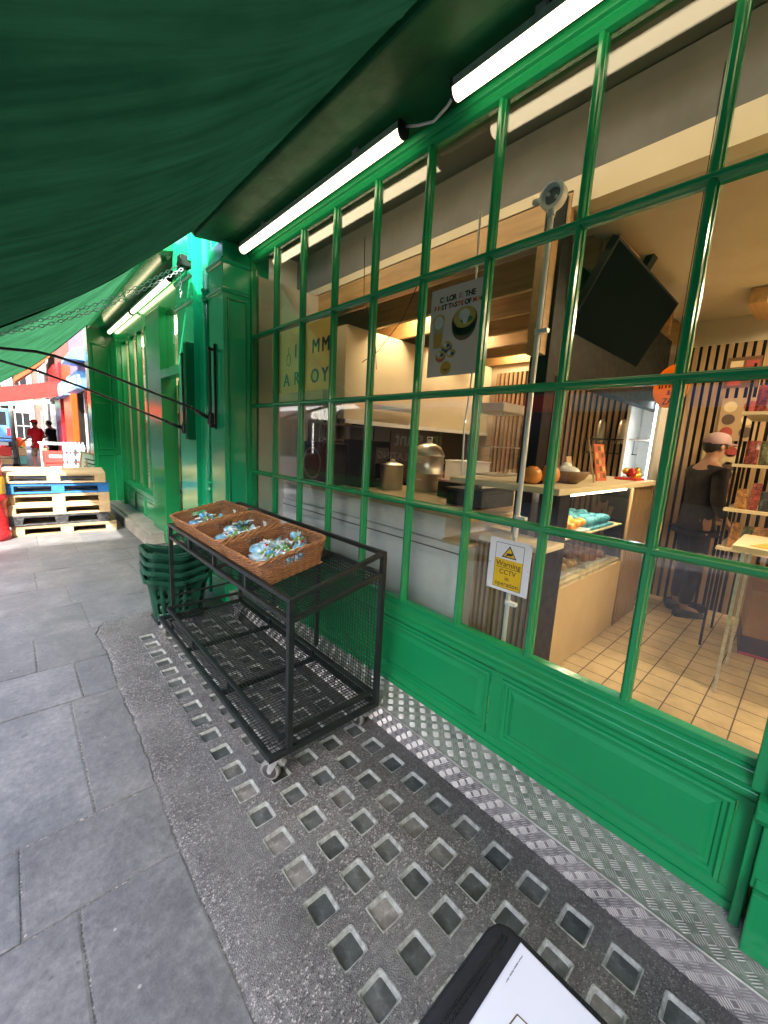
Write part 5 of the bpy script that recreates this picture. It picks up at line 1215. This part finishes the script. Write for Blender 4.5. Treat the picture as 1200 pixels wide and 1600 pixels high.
    for i in range(10):
        for j in range(n):
            if cap and math.sin(2*PI*(j+.5)/n) < -.05: continue
            fs.append((i*n+j,i*n+(j+1)%n,(i+1)*n+(j+1)%n,(i+1)*n+j))
    hb.add(vs, fs, 0, True); hb.build('hair', M['hair'], p, fix=False)
    if cap:
        c = MB(); c.lathe([(.094,.025),(.097,.04),(.092,.08),(.07,.115),(.03,.131),(0,.134)], hc+Vector((0,.0,.0)), 28); c.V = [(x, hc.y+(y-hc.y)*1.12, z) for x, y, z in c.V]
        rim = []; 
        for j in range(13):
            a = PI+PI*j/12; rim.append((a, .098, .168 - .03*abs(math.cos(a))))
        q = [hc+Vector((r1*math.cos(a), 1.12*r1*math.sin(a), .03)) for a, r1, r2 in rim]; q2 = [hc+Vector((.088*math.cos(a), -.04+.165*math.sin(a), .018)) for a, r1, r2 in rim]
        m = len(q); up_ = Vector((0,0,.006)); c.add(q+q2+[x+up_ for x in q]+[x+up_ for x in q2], [(i,i+1,m+i+1,m+i) for i in range(m-1)]+[(2*m+i,3*m+i,3*m+i+1,2*m+i+1) for i in range(m-1)]+[(m+i,m+i+1,3*m+i+1,3*m+i) for i in range(m-1)], 0, True)
        c.build('cap', cap, p, fix=False)
    g = .012
    tv = [V[pel],V[ab],V[chs],V[up],(V[nk][0],V[nk][1],1.465)]; tr_ = [(.155+g,.12+g),(.142+g,.112+g),(.165+g,.12+g),(.108+g,.095+g),(.062,.062)]; te = [(0,1),(1,2),(2,3),(3,4)]
    tv.insert(0, (0,V[pel][1],.86)); tr_.insert(0, (.165+g,.125+g)); te = [(a,a+1) for a in range(5)]
    for s in (-1,1):
        sh, el, wr = hands[s]; k = len(tv); tv.append(V[sh]); tr_.append(.070); te.append((4,k))
        e = Vector(V[el]); m = Vector(V[sh]).lerp(e, .85 if not long_sleeve else 1); tv.append(tuple(m)); tr_.append(.060); te.append((k,k+1))
        if long_sleeve: tv.append(tuple(e.lerp(Vector(V[wr]),.93))); tr_.append(.040); te.append((k+1,k+2))
    skinned('shirt', tv, te, tr_, shirt, p, 2, 1)
    bv = [(0,0,.98),(0,0,.92)]; be = [(0,1)]; brr = [(.150,.118),(.158,.125)]
    for s in (-1,1):
        h,k,a,t = legs[s]; i0 = len(bv); bv.append(V[h]); brr.append(.100); be.append((1,i0))
        kk = Vector(V[k])
        if shorts: bv.append(tuple(kk+Vector((0,0,-.02)))); brr.append(.083); be.append((i0,i0+1))
        else:
            bv.append(tuple(kk)); brr.append(.072); be.append((i0,i0+1)); bv.append(tuple(Vector(V[a])+Vector((0,0,.02)))); brr.append(.060); be.append((i0+1,i0+2))
    skinned('shorts' if shorts else 'trousers', bv, be, brr, trousers, p, 2, 1)
    for s in (-1,1):
        a = Vector(V[legs[s][2]]); t = Vector(V[legs[s][3]]); sho = MB(); d = (t-a); d.z = 0; d.normalize(); sd = Vector((-d.y,d.x,0)); vs = []
        prof = [(-.07,.030,.085),(-.03,.040,.09),(.04,.043,.075),(.12,.046,.055),(.18,.034,.042)]
        for l, w, h in prof: c = a+d*l; c.z = 0; vs += [c+sd*w+Vector((0,0,0)), c-sd*w+Vector((0,0,0)), c-sd*w*.8+Vector((0,0,h)), c+sd*w*.8+Vector((0,0,h))]
        sho.add(vs, [(i*4+k,i*4+(k+1)%4,(i+1)*4+(k+1)%4,(i+1)*4+k) for i in range(4) for k in range(4)]+[(0,1,2,3),(19,18,17,16)], 0, True); sho.build('shoe', M['shoe'], p)
    return p
M['red_shirt'] = pbr('red_cotton', (.50,.012,.025), .8, 0, .25, 6, 10, .8); M['black_shirt'] = pbr('black_cotton', (.015,.015,.017), .8); M['camo'] = pbr('camo_cotton', (.24,.21,.15), .85, 0, .7, 9); M['dark_cloth'] = pbr('dark_jacket', (.02,.018,.02), .8, 0, .5, 6, 9, .9)
M['red_cap'] = pbr('red_cap', (.5,.02,.03), .8); M['pink_cap'] = pbr('dusty_pink_cap', (.38,.25,.25), .8)
person('person in a red t-shirt, red cap and patterned shorts bending by the stall', (.66,17.2,0), -2.6, M['red_shirt'], M['camo'], M['red_cap'], .10, ((.0,.10,.9),(.1,.16,.9)), True, .08, False, .93)
person('person in a black t-shirt leaning over the stall beside the one in red', (1.15,18.6,0), -2.2, M['black_shirt'], M['dark_cloth'], None, .16, ((.1,.22,1.0),(-.1,.25,1.0)), False, .05, False, .94)
person('person in a dusty pink cap and dark clothes standing by the oak slat wall', (4.30,.66,.15), .75, M['dark_cloth'], M['dark_cloth'], M['pink_cap'], .06, ((.05,.06,.4),(-.05,.16,.9)), False, .03, True, .90)

# ------------------------------------------------------------------ street beyond
M['planks'] = wood('pallet_pine', (.55,.40,.22), 5, 0, .7, .25); M['planks_y'] = wood('pallet_pine_blocks', (.52,.36,.19), 5, 1, .7, .25)
M['blue_wood'] = wood('blue_painted_wood', (.02,.16,.46), 5, 0, .55, .2); M['black_pl'] = pbr('scuffed_black_plastic', (.03,.03,.032), .45, 0, .6, 9, 40, .2, dirt=(.16,.16,.16)); M['old_wood'] = wood('weathered_pine', (.36,.26,.15), 5, 0, .75, .35)
def pallet(label, loc, rz, top, block, plastic=False):
    p = thing('pallet', label, 'pallet', loc, rz, 'stack of pallets'); w, d = 1.16, .92
    if not plastic:
        for i in range(3): MB().box(-w/2,w/2,(-d/2,-.06,d/2-.10)[i],(-d/2+.10,.06,d/2)[i],0,.020).build('bottom_board', top, p, .003)
        for i in range(3):
            for j in range(3): MB().box((-w/2,-.07,w/2-.13)[i],(-w/2+.13,.07,w/2)[i],(-d/2,-.055,d/2-.1)[j],(-d/2+.1,.055,d/2)[j],.0205,.100).build('block', block, p, .003)
        for j in range(3): MB().box(-w/2,w/2,(-d/2+.001,-.055,d/2-.101)[j],(-d/2+.101,.055,d/2-.001)[j],.1005,.120).build('stringer', top, p, .003)
        y = -d/2; k = 0
        while y < d/2-.08: MB().box(-w/2,w/2,y,y+.098,.1205,.142).build('deck_board', top, p, .003); y += .137; k += 1
    else:
        MB().box(-w/2,w/2,-d/2,d/2,.112,.142).build('deck', top, p, .006)
        for i in range(3):
            for j in range(3):
                x = (-w/2+.10,0,w/2-.10)[i]; y = (-d/2+.08,0,d/2-.08)[j]; b = MB(); hw = .09 if i != 1 else .08
                b.add([(x+sx*hw*(.72 if z == 0 else 1), y+sy*.075*(.75 if z == 0 else 1), z) for z in (0,.112) for sx, sy in ((-1,-1),(1,-1),(1,1),(-1,1))], [(3,2,1,0),(4,5,6,7),(0,1,5,4),(1,2,6,5),(2,3,7,6),(3,0,4,7)]); b.build('foot', top, p, .006)
        for j in (-d/2+.05, d/2-.05): MB().box(-w/2+.02,w/2-.02,j-.04,j+.04,-.0+.002,.022).build('runner', top, p, .004)
pr = random.Random(9); z = .0
spec = [('weathered pine pallet at the bottom of the stack', M['old_wood'], M['planks_y'], False, .05), ('scuffed black plastic pallet second from the bottom', M['black_pl'], None, True, -.01),
        ('pine pallet third from the bottom, over the black plastic one', M['planks'], M['planks_y'], False, -.02), ('pine pallet just under the blue one', M['planks'], M['planks_y'], False, -.01),
        ('bright blue painted pallet near the top of the stack', M['blue_wood'], M['blue_wood'], False, -.02), ('clean pale pine pallet on top of the stack', M['planks'], M['planks_y'], False, -.055)]
for lab, a, b_, pl, dx in spec:
    pallet(lab, (.50+dx, 7.50+pr.uniform(-.02,.02), z), -.09+pr.uniform(-.02,.02), a, b_, pl); z += .1445
M['street_red'] = pbr('red_gloss', (.55,.015,.02), .3, 0, .15); M['orange'] = pbr('orange_gloss', (.42,.055,.006), .35); M['lilac'] = pbr('lilac_paint', (.25,.16,.34), .5); M['sign_blue'] = pbr('sign_blue', (.10,.28,.62), .4); M['turq'] = pbr('turquoise_canvas', (.15,.50,.48), .7)
M['red_canvas'] = pbr('red_canvas', (.42,.012,.008), .7, 0, .15, 4); M['coral'] = pbr('coral_canvas', (.45,.07,.015), .7); M['glass_dark'] = pbr('dark_shop_glass', (.02,.022,.024), .08)
bol = thing('red_bollard', 'red painted cast street bollard at the left edge beside the pallets', 'bollard', (-.235,7.05,0))
MB().lathe([(0,0),(.17,0),(.17,.10),(.15,.12),(.15,.50),(.165,.52),(.165,.56),(.145,.60),(.13,.95),(.14,.97),(.14,1.02),(.10,1.12),(.05,1.17),(0,1.18)], n=24).build('post', M['street_red'], bol)
MB().lathe([(.151,.60),(.155,.62),(.147,.80),(.14,.82)], n=24).build('band', pbr('yellow_band',(.75,.42,.03),.4), bol, fix=False)
# shop with black front and hanging blue signs
s3 = thing('black_shop', 'black fronted shop with a lilac fascia beyond the green corner', 'shop')
MB().box(1.34,1.8,9.75,13.1,0,.5).box(1.34,1.8,9.75,9.95,.5,2.6).box(1.34,1.8,11.3,11.45,.5,2.6).box(1.34,1.8,12.9,13.1,.5,2.6).build('frame', M['dark'], s3, .005)
MB().box(1.42,1.43,9.95,11.3,.5,2.6).box(1.42,1.43,11.45,12.9,.5,2.6).build('window', M['glass_dark'], s3)
MB().box(1.25,1.8,9.75,13.1,2.6,3.7).build('fascia', M['lilac'], s3, .01)
b = MB()
for y, w in ((10.2,.18),(10.8,.12),(11.7,.2),(12.3,.14)): b.box(1.405,1.415,y,y+w,.7,2.3)
b.build('window_posters', M['white_matt'], s3)
MB().box(1.46,6,9.45,14.2,3.7,9.5).build('upper_wall', M['brick_white'], s3)
for i in range(3):
    w_ = MB().box(1.44,1.47,10.1+1.3*i,10.9+1.3*i,4.4,6.0).build('upper_window', M['glass_dark'], s3); MB().box(1.42,1.45,10.04+1.3*i,10.1+1.3*i,4.35,6.05).box(1.42,1.45,10.9+1.3*i,10.96+1.3*i,4.35,6.05).box(1.42,1.45,10.1+1.3*i,10.9+1.3*i,6.0,6.06).build('window_frame', M['white'], w_)
for i, (y0, y1) in enumerate(((10.6,12.6),(13.3,16.4))):
    o = thing('blue_sign', ['blue sign box with white panel, nearer of the two','blue sign box with white panel, farther of the two'][i], 'sign', (1.16,(y0+y1)/2,2.45), 0, 'blue signs along the right'); h = (y1-y0)/2
    MB().box(-.05,.12,-h,h,-.18,.18).build('box', M['sign_blue'], o, .01); MB().box(-.056,-.05,-h*.7,h*.7,-.10,.10).build('panel', M['white'], o)
    MB().box(-.03,.0,-h-.004,-h,-.1,.1).build('end_panel', M['white'], o)
cn = thing('lamp_globe', 'blue curved canopy above the nearer blue sign', 'canopy', (1.1,10.9,2.85)); 
b = MB(); b.prism([(-.15,-.05)]+[(.25-.4*math.cos(math.radians(k*10)), -.05+.28*math.sin(math.radians(k*10))) for k in range(10)]+[(.25,-.05)], 'y', -.6, .6); b.build('canopy_cloth', M['sign_blue'], cn); cn.name = 'canopy'
# orange and red shopfronts
s4 = thing('red_shop', 'red and orange painted shopfront further down the street', 'shop')
MB().box(1.22,1.8,13.1,14.9,0,3.3).build('orange_pier', M['orange'], s4, .01)
MB().box(1.18,1.8,15.4,17.2,0,3.3).box(1.24,1.8,14.9,15.4,2.4,3.3).build('red_pier', M['street_red'], s4, .01)
MB().box(1.3,1.8,14.9,15.4,0,2.4).box(1.3,1.8,17.2,21.5,.4,2.4).build('window', M['glass_dark'], s4)
MB().box(1.2,1.8,17.2,21.5,2.4,3.4).box(1.2,1.8,17.2,21.5,0,.4).build('fascia', M['street_red'], s4)
MB().box(1.4,6,14.2,22,3.4,9).build('upper_wall', M['brick_red'], s4)
def canopy(name, label, x0, z0, x1, z1, y0, y1, mat, stripe=None, drop=.25):
    o = thing(name, label, 'awning'); b = MB(); n = 10
    vs = []; 
    for i in range(n+1):
        t = i/n; z_ = z0+(z1-z0)*t-.05*math.sin(PI*t); 
        vs += [(x0+(x1-x0)*t,y0,z_),(x0+(x1-x0)*t,y1,z_),(x0+(x1-x0)*t,y1,z_-.015),(x0+(x1-x0)*t,y0,z_-.015)]
    b.add(vs, [(i*4+k,i*4+(k+1)%4,(i+1)*4+(k+1)%4,(i+1)*4+k) for i in range(n) for k in range(4)]+[(3,2,1,0),(n*4,n*4+1,n*4+2,n*4+3)], 0, True); b.build('cloth', mat, o)
    v_ = MB(); v_.box(min(x0,x1),max(x0,x1),y0-.012,y0-.001,z1-drop*.2,z1+.02) if False else v_.box(x1-.02,x1,y0,y1,z1-drop,z1); 
    # side valance following the slope
    for i in range(n):
        t0, t1 = i/n, (i+1)/n; za = z0+(z1-z0)*t0-.05*math.sin(PI*t0); zb = z0+(z1-z0)*t1-.05*math.sin(PI*t1)
        xa = x0+(x1-x0)*t0; xb = x0+(x1-x0)*t1
        v_.add([(xa,y0-.01,za),(xb,y0-.01,zb),(xb,y0-.01,zb-drop),(xa,y0-.01,za-drop),(xa,y0-.003,za),(xb,y0-.003,zb),(xb,y0-.003,zb-drop),(xa,y0-.003,za-drop)], [(0,1,2,3),(7,6,5,4),(0,4,5,1),(2,6,7,3),(1,5,6,2),(0,3,7,4)])
    v_.build('valance', stripe or mat, o); return o
canopy('red_awning', 'red canvas awning reaching over the street from the red shop', 1.15, 2.72, -1.6, 2.12, 14.8, 18.5, M['red_canvas'], None, .40)
canopy('turquoise_awning', 'turquoise canvas awning under and behind the red one', 1.2, 2.4, -2.0, 2.02, 19.5, 22.5, M['turq'], None, .14)
canopy('coral_awning', 'coral orange awning high above the red one', 1.4, 4.2, .3, 3.1, 19, 24, M['coral'], None, .2)
M['bunting'] = M['red_canvas']
# far end of the street
def far_building(label, x0, x1, y, h, mat, nx, floors, wmat):
    o = thing('town_house', label, 'building', (0,y,0)); MB().box(x0,x1,0,6,0,h).build('wall', mat, o); MB().box(x0-.1,x1+.1,-.25,6.1,h,h+.3).build('cornice', M['white_matt'], o)
    fh = h/floors; sx = (x1-x0)/nx
    for f in range(floors):
        for i in range(nx):
            cx = x0+sx*(i+.5); w = sx*.28; z0 = f*fh+(.9 if f else .4)*fh*.3; z1 = f*fh+fh*.82
            q = MB().box(cx-w,cx+w,-.03,.0,z0,z1).build('window', M['glass_dark'], o); MB().box(cx-w-.06,cx-w,-.06,-.001,z0,z1).box(cx+w,cx+w+.06,-.06,-.001,z0,z1).box(cx-w-.1,cx+w+.1,-.1,-.001,z0-.09,z0).box(cx-.02,cx+.02,-.05,-.031,z0,z1).box(cx-w,cx+w,-.05,-.031,(z0+z1)/2-.02,(z0+z1)/2+.02).build('frame', M['white'], q)
    return o
far_building('pale stone building closing the end of the street', -7.0, 1.6, 42, 11, M['brick_white'], 6, 4, None)
far_building('red brick building at the far right end of the street', 1.62, 9, 40, 9, M['brick_red'], 5, 3, None)
far_building('cream building on the far right beyond the red shop', 1.45, 8, 23, 9, M['brick_white'], 4, 3, None)
# houses on the left, and an unseen block added behind the camera for shade
def street_house(label, x0, x1, y0, y1, h, mat):
    o = thing('terraced_house', label, 'building'); MB().box(x0,x1,y0,y1,0,h).build('wall', mat, o); MB().box(x0-.1,x1+.12,y0+.0,y1-.002,h,h+.2).build('parapet', M['white_matt'], o)
    n = max(2, int((y1-y0)/2.2)); s = (y1-y0)/n
    for i in range(n):
        c = y0+s*(i+.5)
        for z0, z1 in ((3.25,4.1),) if h < 7 else ((3.3,4.9),(6.2,7.8),(9,10.4)):
            q = MB().box(x1,x1+.02,c-.45,c+.45,z0,z1).build('window', M['glass_dark'], o); MB().box(x1+.0,x1+.06,c-.53,c-.45,z0,z1).box(x1,x1+.06,c+.45,c+.53,z0,z1).box(x1,x1+.1,c-.55,c+.55,z0-.1,z0).build('frame', M['white'], q)
        q = MB().box(x1,x1+.03,c-s*.42,c+s*.42,.5,2.6).build('shop_window', M['glass_dark'], o); MB().box(x1+.0,x1+.12,c-s*.48,c+s*.48,2.62,3.05).build('fascia', [M['street_red'],M['sign_blue'],M['turq'],M['dark'],M['orange']][i % 5], q)
    return o
street_house('low white brick house across the street beside the camera', -12, -8.0, -3.5, 5.0, 4.8, M['brick_white'])
street_house('red brick house across the street, made tall to shade the far street', -12, -8.0, 5.02, 12.5, 13.5, M['brick_red'])  # height raised to throw shade over the far street
street_house('brown brick house at the far end across the street, made tall for shade', -12, -8.0, 12.52, 46, 13, M['brick'])  # also raised, keeping the street end in shade
blk = thing('shade_block', 'tall unseen brick block added behind the camera to shade the near pavement', 'building'); MB().box(-9.9,1.5,-16,-8.0,0,15.4).build('wall', M['brick'], blk)
for i in range(4):
    for f in range(4): 
        x = -9.2+2.7*i; q = MB().box(x,x+1.1,-8.0,-7.97,1+3.6*f,3.2+3.6*f).build('window', M['glass_dark'], blk); MB().box(x-.08,x,-8,-7.93,1+3.6*f,3.2+3.6*f).box(x+1.1,x+1.18,-8,-7.93,1+3.6*f,3.2+3.6*f).box(x-.1,x+1.2,-8,-7.9,.9+3.6*f,1+3.6*f).build('frame', M['white'], q)
# stall goods
tb = thing('stall_table', 'white topped folding stall table in front of the two people', 'table', (.92,14.3,0)); MB().box(-.35,.35,-.5,.5,.98,1.02).build('tabletop', M['white'], tb, .005)
for sx, sy in ((-.3,-.45),(.3,-.45),(-.3,.45),(.3,.45)): MB().box(sx-.02,sx+.02,sy-.02,sy+.02,0,.98).build('leg', M['zinc'], tb)
M['crate_red'] = pbr('red_crate', (.55,.05,.04), .45); M['pack'] = pbr('water_pack', (.35,.60,.75), .3, 0, .5, 14)
for i, (x, y, z) in enumerate(((.78,13.0,0),(.80,13.02,.29),(.79,13.0,.58))):
    o = thing('red_crate', ['red crate at the bottom of its stack by the stall','red crate in the middle of its stack by the stall','red crate on top of its stack by the stall'][i], 'crate', (x,y,z), .05*i, 'red crates by the stall')
    b = MB(); b.box(-.2,.2,-.15,.15,0,.02)
    for z0 in (.02,.11,.20): b.box(-.2,.2,-.15,-.135,z0,z0+.075); b.box(-.2,.2,.135,.15,z0,z0+.075); b.box(-.2,-.185,-.135,.135,z0,z0+.075); b.box(.185,.2,-.135,.135,z0,z0+.075)
    for sx in (-1,1):
        for sy in (-1,1): b.box(sx*.19-.012,sx*.19+.012,sy*.14-.012,sy*.14+.012,.018,.283)
    b.build('body', M['crate_red'], o); MB().box(-.12,.12,-.152,-.1502,.12,.19).build('label', M['white'], o)
for i in range(10):
    lv = i//2; o = thing('water_pack', 'shrink wrapped pack of blue capped bottles, %s in the %s stack' % (['at the bottom','second from the bottom','in the middle','second from the top','on top'][lv], ['left','right'][i % 2]), 'bottle pack', (1.0+.22*(i % 2), 12.0+.1*(i % 2), .225*lv), .0, 'packs of bottled water')
    b = MB(); c_ = MB()
    for a in range(3):
        for d in range(2): b.lathe([(0,0),(.033,0),(.035,.01),(.035,.15),(.014,.195),(.014,.205)], (-.07+.07*a,-.036+.072*d,0), 10); c_.lathe([(.015,.203),(.015,.222),(0,.223)], (-.07+.07*a,-.036+.072*d,0), 8)
    b.build('bottles', M['pack'], o); c_.build('caps', M['sign_blue'], o); MB().box(-.106,.106,-.074,.074,.05,.12).build('wrap', M['white'], o, .01)
ab = thing('a_board', 'pale wooden menu board leaning beside the pallets', 'sign', (1.02,9.0,0), .35); R_ = Matrix.Rotation(-.30,3,'X') @ Matrix.Rotation(.28,3,'Y')
MB().box(-.20,.20,-.015,.015,.42,1.06,0,R_,(0,0,.4)).build('board', M['planks'], ab, .005); q = MB().box(-.17,.17,-.019,-.0155,.47,1.02,0,R_,(0,0,.4)); q.build('sheet', M['white_matt'], ab)
q = MB()
for k in range(6): q.box(-.13,.02+.05*(k % 3),-.021,-.0195,.54+.075*k,.56+.075*k,0,R_,(0,0,.4))
q.build('handwriting', M['black'], ab); MB().box(-.015,.015,.05,.07,0,.9).box(-.2,.2,.03,.09,-.0,.03).build('prop', M['planks'], ab)
hr = thing('hand_truck', 'dark hand truck with two wheels standing left of the person in red', 'hand truck', (-.02,14.0,0), .3)
MB().tube([(-.2,0,.15),(-.2,.15,1.0),(-.12,.18,1.1),(.12,.18,1.1),(.2,.15,1.0),(.2,0,.15)], .018, 8).tube([(-.2,.08,.6),(.2,.08,.6)], .012, 8).box(-.22,.22,-.25,.0,.10,.12).build('frame', M['dark'], hr)
for s in (-1,1): MB().lathe([(.02,-.03),(.10,-.03),(.13,-.02),(.13,.02),(.10,.03),(.02,.03)], (s*.26,.05,.13), 20, 0, 'x').build('wheel', M['rubber'], hr)
ys = thing('yellow_sign', 'small yellow hanging sign below the red awning', 'sign', (.05,20.5,2.2)); MB().box(-.2,.2,-.02,.02,-.2,.2).build('panel', pbr('yellow_panel',(.8,.45,.02),.5), ys, .02); MB().tube([(0,0,.2),(0,0,.5)], .01, 6).build('hanger', M['dark'], ys)
gp = thing('post', 'pale green post behind the red awning at the left', 'post', (.12,19.0,0)); MB().tube([(0,0,0),(0,0,2.3)], .06, 12).build('shaft', pbr('pale_green',(.35,.42,.32),.5), gp); MB().lathe([(.1,0),(.1,.06),(.065,.1)], n=16).build('base', M['dark'], gp)
vn = thing('market_van', 'blue van parked at the end of the street', 'van', (-.9,30,0)); MB().box(-1,1,-.2,4.4,.45,2.3).build('body', M['sign_blue'], vn, .12, seg=3); MB().box(-.85,.85,-.215,-.19,1.35,2.05).build('rear_window', M['glass_dark'], vn)
for sx in (-1,1):
    for yy in (.6,3.5): MB().lathe([(.1,-.1),(.32,-.1),(.34,0),(.32,.1),(.1,.1)], (sx*.95,yy,.34), 20, 0, 'x').build('wheel', M['rubber'], vn)
for s in (-1,1): MB().box(s*.9-.07,s*.9+.07,-.225,-.18,.8,1.2).build('tail_light', M['red'], vn)
# dark glazing van across the street, seen mirrored in the panes
gv = thing('glazing_van', 'dark van lettered instant GLAZING parked across the street, mirrored in the window', 'van', (-2.4, 4.1, 0))
M['van_dark'] = pbr('dark_van_paint', (.022,.026,.028), .25, 0, .1); M['van_green'] = pbr('green_van_skirt', (.02,.16,.03), .3)
MB().prism([(0,.42),(0,1.3),(.0,1.95),(.35,2.2),(3.6,2.2),(3.95,1.9),(4.25,1.25),(5.0,1.05),(5.15,.8),(5.15,.42)], 'x', -1.9, 0).build('body', M['van_dark'], gv, .06, seg=3)
MB().box(-1.905,.006,.10,5.1,.42,.72).build('skirt', M['van_green'], gv, .003)
for yy in (.85, 4.2):
    MB().lathe([(.08,-.1),(.30,-.1),(.335,-.05),(.335,.06),(.30,.115),(.16,.118),(.0,.105)], (-.10,yy,.335), 24, 0, 'x').build('wheel', M['rubber'], gv); MB().lathe([(.08,-.1),(.30,-.1),(.335,-.05),(.335,.06),(.30,.115),(.0,.105)], (-1.80,yy,.335), 24, 0, 'x').build('wheel', M['rubber'], gv)
MB().box(-.0,.008,3.25,4.05,1.25,1.85).build('side_window', M['glass_dark'], gv, .02)
t = MB(); put_text(t, 'in', .40, (.006,.42,1.62), (0,1,0), (0,0,1), 0, .002, 'LEFT', bold=.004); put_text(t, 'stant', .40, (.006,.86,1.62), (0,1,0), (0,0,1), 1, .002, 'LEFT', bold=.004); put_text(t, 'GLAZING', .20, (.006,1.1,1.28), (0,1,0), (0,0,1), 2, .002, 'LEFT', sx=1.2)
t.build('lettering', [pbr('lime_vinyl',(.55,.80,.25),.4), pbr('mint_vinyl',(.70,.85,.78),.4), pbr('pale_vinyl',(.7,.72,.72),.4)], gv, fix=False)

# white stall added out of view to put bright reflections in the far panes
ms = thing('reflection_stall', 'white canopied stall added across the street as a bright reflection for the far panes', 'stall', (-4.2, 11.2, 0))
for sx in (-1,1):
    for sy in (-1.2,1.2): MB().tube([(sx,sy,0),(sx,sy,2.3)], .03, 10).build('leg', M['white'], ms)
MB().add([(-1.15,-1.35,2.25),(1.15,-1.35,2.25),(1.15,1.35,2.25),(-1.15,1.35,2.25),(0,-1.35,2.75),(0,1.35,2.75),(-1.15,-1.35,2.05),(1.15,-1.35,2.05),(1.15,1.35,2.05),(-1.15,1.35,2.05)], [(0,4,5,3),(4,1,2,5),(0,1,4),(3,5,2),(0,6,7,1),(1,7,8,2),(2,8,9,3),(3,9,6,0)]).build('canopy', M['white_matt'], ms)
MB().box(-.95,.95,-1.15,1.15,.80,.85).build('tabletop', M['white_matt'], ms); MB().box(.93,.95,-1.15,1.15,.1,.80).build('skirt', M['white_matt'], ms)
for i, (y, c) in enumerate(((-.8,'red'),(-.2,'orange'),(.4,'turq'))):
    o = thing('produce_crate', ['red crate on the added white stall across the street','orange crate on the added white stall across the street','turquoise crate on the added white stall across the street'][i], 'crate', (-4.0, 11.2+y, .851), 0, 'crates on the added stall')
    MB().box(-.25,.25,-.2,.2,0,.02).box(-.25,.25,-.2,-.18,.02,.18).box(-.25,.25,.18,.2,.02,.18).box(-.25,-.23,-.18,.18,.02,.18).box(.23,.25,-.18,.18,.02,.18).build('crate_body', M[c], o, .005)

canopy('red_awning', 'second red canvas awning lower down the street beyond the two people', .55, 2.62, -2.6, 2.25, 22.8, 26, M['red_canvas'], None, .35)
cr = random.Random(17)
for i, (x, y, z) in enumerate(((-.15,20.2,0),(-.15,20.25,.31),(.25,20.4,0),(.25,20.4,.31),(.25,20.45,.62),(-.5,20.3,0),(1.0,20.6,0),(1.0,20.6,.31))):
    c = ['planks','crate_red','turq','planks','orange','red_canvas','crate_red','planks'][i]
    o = thing('fruit_crate', '%s crate %s behind the two people, %s' % (['pine','red','turquoise','pine','orange','dark red','red','pine'][i], ['on the ground','second in its pile','on the ground','second in its pile','on top of its pile','on the ground','on the ground','second in its pile'][i], ['left pile','left pile','middle pile','middle pile','middle pile','far left','right pile','right pile'][i]), 'crate', (x,y,z), cr.uniform(-.1,.1), 'crates far down the street')
    MB().box(-.18,.18,-.13,.13,0,.02).box(-.18,.18,-.13,-.11,.02,.29).box(-.18,.18,.11,.13,.02,.29).box(-.18,-.16,-.11,.11,.02,.29).box(.16,.18,-.11,.11,.02,.29).build('crate_body', M[c], o, .004)
    b = MB()
    for k in range(8): b.ball((cr.uniform(-.12,.12), cr.uniform(-.08,.08), .27+cr.uniform(0,.05)), .05, 8)
    b.build('fruit', M[['orange','red','orange','leaf','red','leaf','orange','red'][i]], o)
